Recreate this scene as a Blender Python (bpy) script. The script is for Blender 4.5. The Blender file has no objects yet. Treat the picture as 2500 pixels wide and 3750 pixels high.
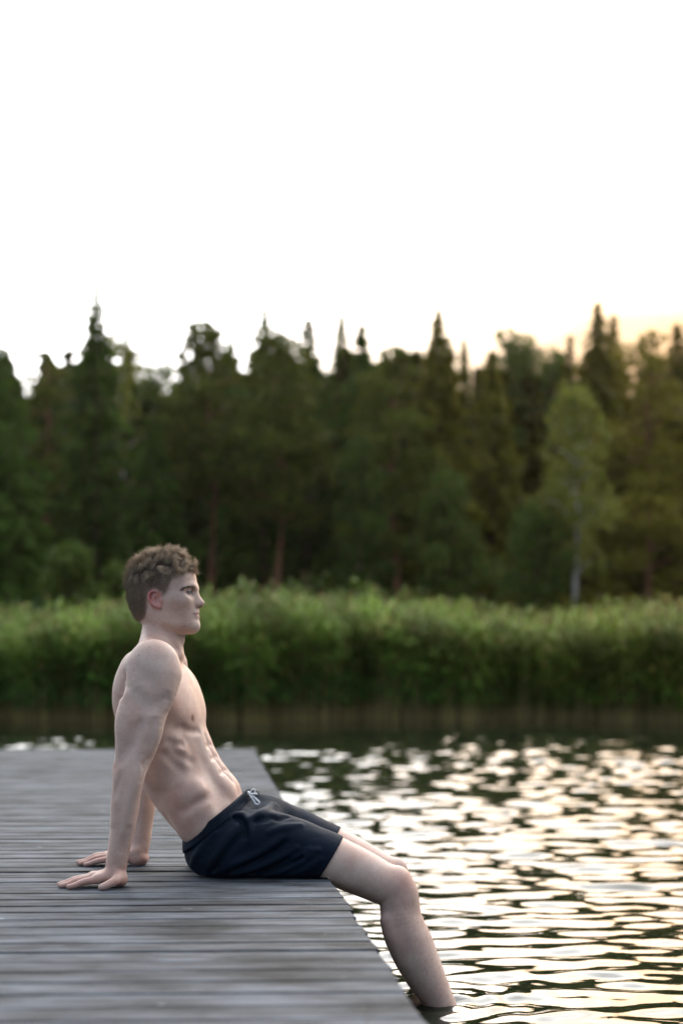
import bpy, bmesh, math, random
import numpy as np
from mathutils import Vector, Matrix

# ------------------------------------------------------------------ camera, sky, sun, exposure
sc = bpy.context.scene
COL = sc.collection
EYE = 1.014            # camera height above the water (m)
DECK = 0.37            # deck top above the water (m)
F = 5208.0             # focal length in photo pixels (50 mm lens, 36 mm tall frame, 3750 px)

cam_d = bpy.data.cameras.new('camera')
cam_d.sensor_fit = 'VERTICAL'
cam_d.sensor_height = 36.0
cam_d.sensor_width = 24.0
cam_d.lens = 50.0
cam_d.shift_y = 545.0 / 3750.0
cam_d.clip_start = 0.05
cam_d.clip_end = 3000.0
cam_d.dof.use_dof = True
cam_d.dof.focus_distance = 4.14
cam_d.dof.aperture_fstop = 1.62
cam_d.dof.aperture_blades = 0
cam = bpy.data.objects.new('camera', cam_d)
COL.objects.link(cam)
cam.location = (0, 0, EYE)
cam.rotation_euler = (math.radians(90), 0, 0)
sc.camera = cam

VEIL0 = (0.046, 0.058, 0.078)      # veil away from the sun, and towards it (x30)
VEIL1 = (1.0, 0.975, 0.94)
VEIL2 = (1.0, 0.62, 0.30)
SUN_EL = math.radians(8.0)
SUN_AZ = math.radians(20.0)      # to the right of the view axis (+Y)
world = bpy.data.worlds.new('World')
sc.world = world
world.use_nodes = True
wn = world.node_tree.nodes
wl = world.node_tree.links
wn.clear()
sky = wn.new('ShaderNodeTexSky')
sky.sky_type = 'NISHITA'
sky.sun_disc = False
sky.sun_elevation = SUN_EL
sky.sun_rotation = SUN_AZ
sky.altitude = 100
sky.air_density = 1.0
sky.dust_density = 1.2
sky.ozone_density = 1.0
bg = wn.new('ShaderNodeBackground')
bg.inputs['Strength'].default_value = 0.12
wo = wn.new('ShaderNodeOutputWorld')
# thin high cloud: a pale veil over the whole sky, thicker in soft streaks
tc = wn.new('ShaderNodeTexCoord')
mp = wn.new('ShaderNodeMapping')
mp.inputs['Scale'].default_value = (1.6, 1.6, 7.0)
nz = wn.new('ShaderNodeTexNoise')
nz.inputs['Scale'].default_value = 1.7
nz.inputs['Detail'].default_value = 5.0
nz.inputs['Roughness'].default_value = 0.55
rmp = wn.new('ShaderNodeMapRange')
rmp.inputs['From Min'].default_value = 0.35
rmp.inputs['From Max'].default_value = 0.70
rmp.inputs['To Min'].default_value = 0.48
rmp.inputs['To Max'].default_value = 0.82
# the veil scatters the low sun forwards: a broad, soft brightening round the sun's direction
sdir = Vector((math.sin(SUN_AZ) * math.cos(SUN_EL), math.cos(SUN_AZ) * math.cos(SUN_EL), math.sin(SUN_EL)))
dt = wn.new('ShaderNodeVectorMath'); dt.operation = 'DOT_PRODUCT'
dt.inputs[1].default_value = sdir
nrm = wn.new('ShaderNodeVectorMath'); nrm.operation = 'NORMALIZE'
wl.new(tc.outputs['Generated'], nrm.inputs[0]); wl.new(nrm.outputs['Vector'], dt.inputs[0])
hf = wn.new('ShaderNodeMath'); hf.operation = 'MULTIPLY_ADD'; hf.inputs[1].default_value = 0.5; hf.inputs[2].default_value = 0.5
wl.new(dt.outputs['Value'], hf.inputs[0])
pw = wn.new('ShaderNodeMath'); pw.operation = 'POWER'; pw.inputs[1].default_value = 4.0
wl.new(hf.outputs[0], pw.inputs[0])
vc = wn.new('ShaderNodeValToRGB')
vc.color_ramp.elements[0].color = (VEIL0[0], VEIL0[1], VEIL0[2], 1)
vc.color_ramp.elements[1].color = (VEIL1[0], VEIL1[1], VEIL1[2], 1)
vc.color_ramp.elements[1].position = 0.84
e_ = vc.color_ramp.elements.new(1.0); e_.color = (VEIL2[0], VEIL2[1], VEIL2[2], 1)
wl.new(pw.outputs[0], vc.inputs['Fac'])
sc_ = wn.new('ShaderNodeVectorMath'); sc_.operation = 'SCALE'; sc_.inputs['Scale'].default_value = 42.0
wl.new(vc.outputs['Color'], sc_.inputs[0])
mx = wn.new('ShaderNodeMix')
mx.data_type = 'RGBA'
# a bank of thicker cloud lies along the horizon and dims the veil there
sp = wn.new('ShaderNodeSeparateXYZ'); wl.new(nrm.outputs['Vector'], sp.inputs[0])
nb_ = wn.new('ShaderNodeTexNoise'); nb_.inputs['Scale'].default_value = 2.6; nb_.inputs['Detail'].default_value = 3
wl.new(mp.outputs['Vector'], nb_.inputs['Vector'])
zo = wn.new('ShaderNodeMath'); zo.operation = 'MULTIPLY_ADD'; zo.inputs[1].default_value = 0.14
tl = wn.new('ShaderNodeMath'); tl.operation = 'MULTIPLY_ADD'; tl.inputs[1].default_value = -0.24    # the bank stands higher to the right
wl.new(sp.outputs['X'], tl.inputs[0]); wl.new(sp.outputs['Z'], tl.inputs[2])
wl.new(nb_.outputs['Fac'], zo.inputs[0]); wl.new(tl.outputs[0], zo.inputs[2])
bk = wn.new('ShaderNodeValToRGB')
bk.color_ramp.elements[0].position = 0.23; bk.color_ramp.elements[0].color = (0.125, 0.116, 0.112, 1)
bk.color_ramp.elements[1].position = 0.38; bk.color_ramp.elements[1].color = (1, 1, 1, 1)
wl.new(zo.outputs[0], bk.inputs['Fac'])
vm = wn.new('ShaderNodeVectorMath'); vm.operation = 'MULTIPLY'
wl.new(sc_.outputs['Vector'], mx.inputs['B'])
wl.new(tc.outputs['Generated'], mp.inputs['Vector'])
wl.new(mp.outputs['Vector'], nz.inputs['Vector'])
wl.new(nz.outputs['Fac'], rmp.inputs['Value'])
wl.new(rmp.outputs['Result'], mx.inputs['Factor'])
wl.new(sky.outputs['Color'], mx.inputs['A'])
wl.new(mx.outputs['Result'], vm.inputs[0]); wl.new(bk.outputs['Color'], vm.inputs[1])
wl.new(vm.outputs['Vector'], bg.inputs['Color'])
wl.new(bg.outputs['Background'], wo.inputs['Surface'])

sun_d = bpy.data.lights.new('sun', 'SUN')
sun_d.energy = 3.0
sun_d.angle = math.radians(3)
sun_d.color = (1.0, 0.66, 0.38)
sun = bpy.data.objects.new('sun', sun_d)
COL.objects.link(sun)
sun.rotation_euler = sdir.to_track_quat('Z', 'Y').to_euler()
sun.location = (8, 20, 12)

sc.view_settings.view_transform = 'Standard'
sc.view_settings.look = 'None'
sc.view_settings.exposure = 1.5
sc.view_settings.gamma = 1.0
sc.view_settings.use_curve_mapping = False
sc.render.engine = 'CYCLES'
sc.cycles.use_denoising = True
sc.cycles.max_bounces = 8
sc.cycles.transparent_max_bounces = 8
sc.cycles.sample_clamp_indirect = 6.0

# ------------------------------------------------------------------ helpers
def P(px, py, Y):
    """photo pixel (2500 x 3750) at depth Y -> point in the scene"""
    return np.array([(px - 1250.0) / F * Y, Y, EYE - (py - 2420.0) / F * Y])

def tag(o, label=None, cat=None, group=None, kind=None):
    if label: o['label'] = label
    if cat: o['category'] = cat
    if group: o['group'] = group
    if kind: o['kind'] = kind
    return o

def link(name, me, mat=None, parent=None):
    o = bpy.data.objects.new(name, me)
    COL.objects.link(o)
    if mat is not None and len(me.materials) == 0:
        me.materials.append(mat)
    if parent is not None:
        o.parent = parent
    return o

def mesh_np(name, V, Fq, smooth=False, col=None, col_name='Col'):
    """mesh from numpy arrays: V (n,3), Fq (m,3) or (m,4)"""
    me = bpy.data.meshes.new(name)
    V = np.asarray(V, dtype=np.float32); Fq = np.asarray(Fq, dtype=np.int32)
    k = Fq.shape[1]
    me.vertices.add(len(V)); me.vertices.foreach_set('co', V.ravel())
    me.loops.add(len(Fq) * k); me.loops.foreach_set('vertex_index', Fq.ravel())
    me.polygons.add(len(Fq))
    me.polygons.foreach_set('loop_start', np.arange(0, len(Fq) * k, k, dtype=np.int32))
    me.polygons.foreach_set('loop_total', np.full(len(Fq), k, dtype=np.int32))
    if smooth:
        me.polygons.foreach_set('use_smooth', np.ones(len(Fq), dtype=bool))
    me.update(calc_edges=True)
    if col is not None:
        a = me.color_attributes.new(col_name, 'FLOAT_COLOR', 'POINT')
        c = np.ones((len(V), 4), dtype=np.float32); c[:, :3] = col
        a.data.foreach_set('color', c.ravel())
    return me

class MB:
    """collects tapered tubes, boxes and loose faces into one mesh"""
    def __init__(s): s.v = []; s.f = []
    def add(s, vs, fs):
        b = len(s.v); s.v.extend(vs); s.f.extend([tuple(i + b for i in q) for q in fs])
    def tube(s, pts, rad, n=6, cap=True):
        rings = []
        pts = [Vector(p) for p in pts]
        up = Vector((0, 0, 1))
        for i, p in enumerate(pts):
            d = (pts[min(i + 1, len(pts) - 1)] - pts[max(i - 1, 0)]).normalized()
            a = d.cross(up)
            if a.length < 1e-3: a = d.cross(Vector((1, 0, 0)))
            a.normalize(); b = a.cross(d).normalized()
            r = rad[i] if hasattr(rad, '__len__') else rad
            rings.append([p + (a * math.cos(2 * math.pi * k / n) + b * math.sin(2 * math.pi * k / n)) * r for k in range(n)])
        vs = [tuple(v) for rg in rings for v in rg]
        fs = []
        for i in range(len(pts) - 1):
            for k in range(n):
                k2 = (k + 1) % n
                fs.append((i * n + k, i * n + k2, (i + 1) * n + k2, (i + 1) * n + k))
        if cap:
            fs.append(tuple(range(n))[::-1]); fs.append(tuple((len(pts) - 1) * n + k for k in range(n)))
        s.add(vs, fs)
    def box(s, c, h, rot=0.0):
        ca, sa = math.cos(rot), math.sin(rot)
        vs = []
        for dz in (-1, 1):
            for dx, dy in ((-1, -1), (1, -1), (1, 1), (-1, 1)):
                x, y = dx * h[0], dy * h[1]
                vs.append((c[0] + x * ca - y * sa, c[1] + x * sa + y * ca, c[2] + dz * h[2]))
        s.add(vs, [(3, 2, 1, 0), (4, 5, 6, 7), (0, 1, 5, 4), (1, 2, 6, 5), (2, 3, 7, 6), (3, 0, 4, 7)])
    def mesh(s, name, smooth=False):
        me = bpy.data.meshes.new(name); me.from_pydata(s.v, [], s.f)
        if smooth: me.polygons.foreach_set('use_smooth', [True] * len(me.polygons))
        me.update(); return me

def new_mat(name):
    m = bpy.data.materials.new(name); m.use_nodes = True
    nt = m.node_tree
    return m, nt.nodes, nt.links, nt.nodes['Principled BSDF']

def ramp(n, stops):
    r = n.new('ShaderNodeValToRGB')
    el = r.color_ramp.elements
    while len(el) < len(stops): el.new(0.5)
    for e, (p, c) in zip(el, stops):
        e.position = p; e.color = (c[0], c[1], c[2], 1)
    return r

# ------------------------------------------------------------------ materials of the setting
def foliage_mat(name, dark, light, scale=0.9, transl=0.25, attr=False):
    m, n, l, b = new_mat(name)
    g = n.new('ShaderNodeNewGeometry'); oi = n.new('ShaderNodeObjectInfo')
    nz = n.new('ShaderNodeTexNoise'); nz.inputs['Scale'].default_value = scale
    nz.inputs['Detail'].default_value = 3
    l.new(g.outputs['Position'], nz.inputs['Vector'])
    ad = n.new('ShaderNodeMath'); ad.operation = 'MULTIPLY_ADD'
    ad.inputs[1].default_value = 0.5
    l.new(g.outputs['Random Per Island'], ad.inputs[0])
    l.new(nz.outputs['Fac'], ad.inputs[2])
    ad2 = n.new('ShaderNodeMath'); ad2.operation = 'MULTIPLY_ADD'; ad2.inputs[1].default_value = 0.3
    l.new(oi.outputs['Random'], ad2.inputs[0]); l.new(ad.outputs[0], ad2.inputs[2])
    r = ramp(n, [(0.5, dark), (1.15, light)])
    r.color_ramp.elements[1].position = 1.0
    l.new(ad2.outputs[0], r.inputs['Fac'])
    b.inputs['Roughness'].default_value = 0.6
    b.inputs['Specular IOR Level'].default_value = 0.05
    out = n['Material Output']
    col = r.outputs['Color']
    if attr:
        at = n.new('ShaderNodeAttribute'); at.attribute_name = 'Col'
        mx = n.new('ShaderNodeMix'); mx.data_type = 'RGBA'; mx.blend_type = 'MULTIPLY'
        mx.inputs['Factor'].default_value = 1.0
        l.new(r.outputs['Color'], mx.inputs['A']); l.new(at.outputs['Color'], mx.inputs['B'])
        col = mx.outputs['Result']
    l.new(col, b.inputs['Base Color'])
    t = n.new('ShaderNodeBsdfTranslucent'); l.new(col, t.inputs['Color'])
    ms = n.new('ShaderNodeMixShader'); ms.inputs['Fac'].default_value = transl
    l.new(b.outputs['BSDF'], ms.inputs[1]); l.new(t.outputs['BSDF'], ms.inputs[2])
    l.new(ms.outputs['Shader'], out.inputs['Surface'])
    return m

M_SPRUCE = foliage_mat('spruce_needles', (0.022, 0.048, 0.008), (0.072, 0.128, 0.018))
M_PINE = foliage_mat('pine_needles', (0.042, 0.058, 0.009), (0.118, 0.138, 0.021))
M_BIRCH = foliage_mat('birch_leaves', (0.085, 0.100, 0.018), (0.20, 0.215, 0.040), transl=0.4)
M_BROAD = foliage_mat('broad_leaves', (0.034, 0.062, 0.012), (0.088, 0.128, 0.024), transl=0.3)
M_SPRUCE_GLOWTINT = foliage_mat('glow_tinted_spruce_needles', (0.052, 0.055, 0.007), (0.165, 0.150, 0.017))  # this pair has the warm sunset glow painted into the needle colour
M_PINE_GLOWTINT = foliage_mat('glow_tinted_pine_needles', (0.068, 0.068, 0.009), (0.20, 0.175, 0.021))
M_WOOD = foliage_mat('deep_wood', (0.30, 0.32, 0.28), (0.95, 0.95, 0.85), attr=True)
M_REED = foliage_mat('reed_leaves', (0.55, 0.62, 0.50), (1.25, 1.2, 0.95), scale=0.55, transl=0.28, attr=True)

def bark_mat(name, c1, c2, scale=3.0):
    m, n, l, b = new_mat(name)
    g = n.new('ShaderNodeNewGeometry')
    mp = n.new('ShaderNodeMapping'); mp.inputs['Scale'].default_value = (scale, scale, scale * 0.35)
    nz = n.new('ShaderNodeTexNoise'); nz.inputs['Scale'].default_value = 2.0; nz.inputs['Detail'].default_value = 4
    l.new(g.outputs['Position'], mp.inputs['Vector']); l.new(mp.outputs['Vector'], nz.inputs['Vector'])
    r = ramp(n, [(0.35, c1), (0.65, c2)]); l.new(nz.outputs['Fac'], r.inputs['Fac'])
    l.new(r.outputs['Color'], b.inputs['Base Color']); b.inputs['Roughness'].default_value = 0.9
    return m
M_BARK_PINE = bark_mat('pine_bark', (0.16, 0.065, 0.032), (0.30, 0.13, 0.065))
M_BARK_SPRUCE = bark_mat('spruce_bark', (0.07, 0.045, 0.032), (0.14, 0.095, 0.07))
M_BARK_BIRCH = bark_mat('birch_bark', (0.22, 0.20, 0.17), (0.62, 0.58, 0.52), 6.0)

# weathered grey deck board
def plank_mat():
    m, n, l, b = new_mat('weathered_deck_wood')
    tcn = n.new('ShaderNodeTexCoord'); oi = n.new('ShaderNodeObjectInfo')
    g = n.new('ShaderNodeNewGeometry')
    cmb = n.new('ShaderNodeCombineXYZ')
    mul = n.new('ShaderNodeMath'); mul.operation = 'MULTIPLY'; mul.inputs[1].default_value = 53.0
    l.new(oi.outputs['Random'], mul.inputs[0])
    l.new(mul.outputs[0], cmb.inputs['X']); l.new(mul.outputs[0], cmb.inputs['Z'])
    va = n.new('ShaderNodeVectorMath'); va.operation = 'ADD'
    l.new(tcn.outputs['Object'], va.inputs[0]); l.new(cmb.outputs[0], va.inputs[1])
    # fine grain, strongly stretched along the board
    mp1 = n.new('ShaderNodeMapping'); mp1.inputs['Scale'].default_value = (3.5, 150.0, 80.0)
    l.new(va.outputs[0], mp1.inputs['Vector'])
    g1 = n.new('ShaderNodeTexNoise'); g1.inputs['Scale'].default_value = 1.0; g1.inputs['Detail'].default_value = 7; g1.inputs['Roughness'].default_value = 0.7
    l.new(mp1.outputs[0], g1.inputs['Vector'])
    # cracks / dark streaks
    mp2 = n.new('ShaderNodeMapping'); mp2.inputs['Scale'].default_value = (2.2, 62.0, 30.0)
    l.new(va.outputs[0], mp2.inputs['Vector'])
    g2 = n.new('ShaderNodeTexNoise'); g2.inputs['Scale'].default_value = 1.0; g2.inputs['Detail'].default_value = 5; g2.inputs['Distortion'].default_value = 0.3
    l.new(mp2.outputs[0], g2.inputs['Vector'])
    # damp, mossy blotches that run over several boards
    mp3 = n.new('ShaderNodeMapping'); mp3.inputs['Scale'].default_value = (2.2, 5.5, 3.0)
    l.new(g.outputs['Position'], mp3.inputs['Vector'])
    g3 = n.new('ShaderNodeTexNoise'); g3.inputs['Scale'].default_value = 1.9; g3.inputs['Detail'].default_value = 5; g3.inputs['Roughness'].default_value = 0.6
    l.new(mp3.outputs[0], g3.inputs['Vector'])
    r1 = ramp(n, [(0.28, (0.036, 0.039, 0.044)), (0.5, (0.080, 0.087, 0.099)), (0.72, (0.145, 0.156, 0.175))])
    l.new(g1.outputs['Fac'], r1.inputs['Fac'])
    r2 = ramp(n, [(0.30, (0.16, 0.155, 0.15)), (0.50, (1, 1, 1))])
    l.new(g2.outputs['Fac'], r2.inputs['Fac'])
    r3 = ramp(n, [(0.36, (0.34, 0.335, 0.32)), (0.50, (0.90, 0.90, 0.90)), (0.64, (1.35, 1.35, 1.37))])
    l.new(g3.outputs['Fac'], r3.inputs['Fac'])
    def mulc(a, bb):
        x = n.new('ShaderNodeMix'); x.data_type = 'RGBA'; x.blend_type = 'MULTIPLY'; x.inputs['Factor'].default_value = 1.0
        l.new(a, x.inputs['A']); l.new(bb, x.inputs['B']); return x.outputs['Result']
    c = mulc(mulc(r1.outputs['Color'], r2.outputs['Color']), r3.outputs['Color'])
    # board to board tone
    mr = n.new('ShaderNodeMapRange'); mr.inputs['To Min'].default_value = 0.74; mr.inputs['To Max'].default_value = 1.15
    l.new(oi.outputs['Random'], mr.inputs['Value'])
    hs = n.new('ShaderNodeHueSaturation'); l.new(mr.outputs['Result'], hs.inputs['Value']); l.new(c, hs.inputs['Color'])
    # pale worn spots
    vo = n.new('ShaderNodeTexNoise'); vo.inputs['Scale'].default_value = 9.0; vo.inputs['Detail'].default_value = 3
    mp4 = n.new('ShaderNodeMapping'); mp4.inputs['Scale'].default_value = (0.7, 1.6, 1.0)
    l.new(g.outputs['Position'], mp4.inputs['Vector']); l.new(mp4.outputs[0], vo.inputs['Vector'])
    r4 = ramp(n, [(0.735, (0, 0, 0)), (0.76, (1, 1, 1))]); l.new(vo.outputs['Fac'], r4.inputs['Fac'])
    mxs = n.new('ShaderNodeMix'); mxs.data_type = 'RGBA'
    l.new(r4.outputs['Color'], mxs.inputs['Factor']); l.new(hs.outputs['Color'], mxs.inputs['A'])
    mxs.inputs['B'].default_value = (0.22, 0.23, 0.24, 1)
    l.new(mxs.outputs['Result'], b.inputs['Base Color'])
    b.inputs['Roughness'].default_value = 0.75
    b.inputs['Specular IOR Level'].default_value = 0.14
    bp = n.new('ShaderNodeBump'); bp.inputs['Strength'].default_value = 0.75; bp.inputs['Distance'].default_value = 0.004
    sm = n.new('ShaderNodeMath'); sm.operation = 'ADD'
    l.new(g1.outputs['Fac'], sm.inputs[0]); l.new(g2.outputs['Fac'], sm.inputs[1])
    l.new(sm.outputs[0], bp.inputs['Height']); l.new(bp.outputs['Normal'], b.inputs['Normal'])
    return m
M_PLANK = plank_mat()
M_SCREW, n_, l_, b_ = new_mat('rusty_screw'); b_.inputs['Base Color'].default_value = (0.028, 0.022, 0.018, 1); b_.inputs['Roughness'].default_value = 0.6; b_.inputs['Metallic'].default_value = 0.4
M_BEAM = bark_mat('wet_beam_wood', (0.045, 0.04, 0.035), (0.10, 0.09, 0.08), 8.0)

def water_mat():
    m, n, l, b = new_mat('lake_water')
    b.inputs['Base Color'].default_value = (0.010, 0.013, 0.007, 1)
    b.inputs['Roughness'].default_value = 0.015
    b.inputs['IOR'].default_value = 1.333
    g = n.new('ShaderNodeNewGeometry')
    mp = n.new('ShaderNodeMapping'); mp.inputs['Scale'].default_value = (9.0, 26.0, 1.0); mp.inputs['Rotation'].default_value = (0, 0, 0.14)
    nz = n.new('ShaderNodeTexNoise'); nz.inputs['Scale'].default_value = 1.0; nz.inputs['Detail'].default_value = 3; nz.inputs['Roughness'].default_value = 0.45
    l.new(g.outputs['Position'], mp.inputs['Vector']); l.new(mp.outputs[0], nz.inputs['Vector'])
    bp = n.new('ShaderNodeBump'); bp.inputs['Strength'].default_value = 0.16; bp.inputs['Distance'].default_value = 0.004
    l.new(nz.outputs['Fac'], bp.inputs['Height']); l.new(bp.outputs['Normal'], b.inputs['Normal'])
    return m
M_WATER = water_mat()

def ground_mat():
    m, n, l, b = new_mat('forest_floor')
    g = n.new('ShaderNodeNewGeometry')
    nz = n.new('ShaderNodeTexNoise'); nz.inputs['Scale'].default_value = 0.8; nz.inputs['Detail'].default_value = 6
    l.new(g.outputs['Position'], nz.inputs['Vector'])
    r = ramp(n, [(0.35, (0.018, 0.018, 0.010)), (0.65, (0.045, 0.055, 0.022))]); l.new(nz.outputs['Fac'], r.inputs['Fac'])
    l.new(r.outputs['Color'], b.inputs['Base Color']); b.inputs['Roughness'].default_value = 0.95
    return m
M_GROUND = ground_mat()

# ------------------------------------------------------------------ ground and water
def build_ground():
    # far shore: one sheet from the reed bed to the horizon, rising gently, plus the lake bed below the water
    xs = np.array([-900, -300, -120, -60, -30, -15, 0, 15, 30, 60, 120, 300, 900], float)
    ys = np.array([-60, 10, 22, 27, 32, 40, 55, 80, 140, 400, 1500], float)
    hz = np.array([-2.0, -1.6, -0.7, -0.25, 0.20, 0.45, 0.7, 1.0, 1.4, 2.0, 2.0])
    X, Y = np.meshgrid(xs, ys); Z = np.repeat(hz[:, None], len(xs), 1)
    V = np.stack([X.ravel(), Y.ravel(), Z.ravel()], 1)
    nx = len(xs); q = []
    for j in range(len(ys) - 1):
        for i in range(nx - 1):
            a = j * nx + i; q.append((a, a + 1, a + nx + 1, a + nx))
    o = link('ground', mesh_np('ground', V, q, True), M_GROUND)
    tag(o, 'dark forest floor and lake bed of the far shore', 'ground', kind='structure')
build_ground()

def build_water():
    rng = np.random.default_rng(7)
    nw = 90
    lam = np.exp(rng.uniform(math.log(0.08), math.log(0.55), nw))
    th = rng.normal(0.0, 0.34, nw) + math.radians(-82)          # mostly along the view, spread wide
    kx, ky = 2 * math.pi / lam * np.cos(th), 2 * math.pi / lam * np.sin(th)
    ph = rng.uniform(0, 2 * math.pi, nw)
    sl = np.exp(-0.5 * ((np.log(lam) - math.log(0.165)) / 0.55) ** 2) + 0.05
    sl *= WAVE_SLOPE * math.sqrt(2) / math.sqrt((sl ** 2).sum())  # rms slope
    amp = sl / (2 * math.pi / lam)
    # rows get wider apart with distance, columns fan out
    ys = [1.2]
    while ys[-1] < 34: ys.append(ys[-1] * 1.0036 + 0.0035)
    ys = np.array(ys)
    u = np.linspace(-1, 1, 540)
    X = np.outer(0.9 + ys * 0.31, u); Y = np.repeat(ys[:, None], len(u), 1)
    Z = np.zeros_like(X)
    for a, kxx, kyy, p in zip(amp, kx, ky, ph):
        Z += a * np.sin(kxx * X + kyy * Y + p)
    # patches of gust and calm
    g = 0.85 + 0.28 * np.sin(0.9 * X + 0.55 * Y + 1.0) * np.sin(0.42 * Y - 0.3 * X) 
    calm = 1.0 / (1.0 + np.exp((Y - CALM_Y - 0.9 * np.sin(0.8 * X) - 0.5 * np.sin(2.3 * X + 1)) / 0.55))
    edge = np.clip((1 - np.abs(u))[None, :] * 12, 0, 1) * np.clip((Y - 1.2) * 4, 0, 1)
    Z *= g * (0.05 + 0.95 * calm) * edge
    # a small ring where the shin enters the water
    cx, cy = SHIN_X, SHIN_Y
    R = np.hypot(X - cx, Y - cy)
    Z += 0.0055 * np.exp(-R / 0.18) * np.cos(R * 2 * math.pi / 0.085)
    V = np.stack([X.ravel(), Y.ravel(), Z.ravel()], 1)
    ny, nx = X.shape
    idx = np.arange(ny * nx).reshape(ny, nx)
    q = np.stack([idx[:-1, :-1], idx[:-1, 1:], idx[1:, 1:], idx[1:, :-1]], -1).reshape(-1, 4)
    base = len(V)
    # calm skirt out to the sides and behind, sharing the outer level
    b = [(-300, -60, 0), (300, -60, 0), (300, 1.2, 0), (float(X[0, -1]), 1.2, 0), (float(X[0, 0]), 1.2, 0), (-300, 1.2, 0),
         (-300, 36, 0), (300, 36, 0), (float(X[-1, 0]), float(ys[-1]), 0), (float(X[-1, -1]), float(ys[-1]), 0)]
    V = np.vstack([V, np.array(b)])
    e = [(base + 0, base + 1, base + 2, base + 5),
         (base + 5, base + 4, base + 8, base + 6), (base + 3, base + 2, base + 7, base + 9),
         (base + 6, base + 8, base + 9, base + 7)]
    q = np.vstack([q, np.array(e)])
    o = link('water', mesh_np('water', V, q, True), M_WATER)
    tag(o, 'rippled lake water mirroring pale sky and dark trees', 'water', kind='structure')
WAVE_SLOPE = 0.20
CALM_Y = 19.8
SHIN_X, SHIN_Y = 0.29, 4.24
build_water()

# ------------------------------------------------------------------ wooden dock
def dock_edge(y):
    return -0.03 - 0.0992 * (y - 4.172) if y > 4.172 else -0.03 - 0.109 * (y - 4.172)

def build_dock():
    rng = random.Random(5)
    dock = bpy.data.objects.new('dock', None); COL.objects.link(dock)
    dock.location = (-2.0, 4.0, 0.0)
    tag(dock, 'weathered grey plank dock reaching out over the lake', 'dock')
    slope = 0.037
    metas = []
    for k in range(7):                                   # a few slightly different boards, shared
        bm = bmesh.new()
        L, W, T = 3.7, 0.0890 + 0.0014 * (k % 3), 0.027
        n = 10
        rows = []
        wob = [rng.uniform(-0.0010, 0.0010) for _ in range(n + 1)]
        tw = rng.uniform(-0.0012, 0.0012)
        for i in range(n + 1):
            x = -L + L * i / n
            c = 0.0028
            zz = tw * (i / n - 0.5)
            e = wob[i]
            sk = -0.136 if i == n else 0.0            # sawn flush with the dock's slanting edge
            sec = [(-W / 2 + e, -T), (W / 2 + e, -T), (W / 2 + e, -c), (W / 2 - c + e, zz), (-W / 2 + c + e, -zz), (-W / 2 + e, -c)]
            rows.append([bm.verts.new((x + sk * a, a, z)) for a, z in sec])
        for i in range(n):
            for j in range(6):
                j2 = (j + 1) % 6
                bm.faces.new((rows[i][j], rows[i][j2], rows[i + 1][j2], rows[i + 1][j]))
        bm.faces.new(rows[0]); bm.faces.new(rows[-1][::-1])
        bmesh.ops.recalc_face_normals(bm, faces=bm.faces)
        for sx in (-0.10, -1.75, -3.5):                   # two screws over every stringer
            for sy in (-0.026, 0.026):
                ox, oy = sx + rng.uniform(-0.006, 0.006), sy + rng.uniform(-0.004, 0.004)
                ring = [bm.verts.new((ox + 0.0042 * math.cos(a * math.pi / 4), oy + 0.0042 * math.sin(a * math.pi / 4), 0.0014)) for a in range(8)]
                fc = bm.faces.new(ring); fc.material_index = 1
        me = bpy.data.meshes.new('plank'); bm.to_mesh(me); bm.free()
        me.materials.append(M_PLANK); me.materials.append(M_SCREW); metas.append(me)
    y = -2.0
    while y < 10.44:
        ye = y - 0.037 * 0.0
        me = rng.choice(metas)
        o = bpy.data.objects.new('plank', me); COL.objects.link(o); o.parent = dock
        xe = dock_edge(y) + rng.uniform(-0.0045, 0.0045)
        o.location = (xe + 2.0, y - 4.0, DECK - abs(rng.gauss(0, 0.0014)))
        o.rotation_euler = (rng.gauss(0, 0.006), 0, slope + rng.gauss(0, 0.0007))
        y += 0.1 + rng.uniform(-0.0015, 0.0025)
    # stringers and posts that carry the boards
    for off in (0.10, 1.75, 3.5):
        b = MB(); pts = []
        for yy in (-2.0, 4.2, 10.4):
            pts.append((dock_edge(yy) - off, yy - 0.037 * off, DECK - 0.095))
        for a, c in zip(pts[:-1], pts[1:]):
            mid = [(a[i] + c[i]) / 2 for i in range(3)]
            ln = math.hypot(c[0] - a[0], c[1] - a[1]) / 2
            b.box((mid[0] + 2.0, mid[1] - 4.0, mid[2]), (ln, 0.03, 0.062), math.atan2(c[1] - a[1], c[0] - a[0]))
        link('stringer_beam', b.mesh('stringer_beam'), M_BEAM, dock)
        for yy in (-1.6, 1.2, 5.9, 9.9):
            b = MB(); x = dock_edge(yy) - off - 0.10
            b.tube([(x + 2.0, yy - 4.0, -1.9), (x + 2.0, yy - 4.0, DECK - 0.04)], [0.07, 0.065], 12)
            link('post', b.mesh('post', True), M_BEAM, dock)
build_dock()

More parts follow.
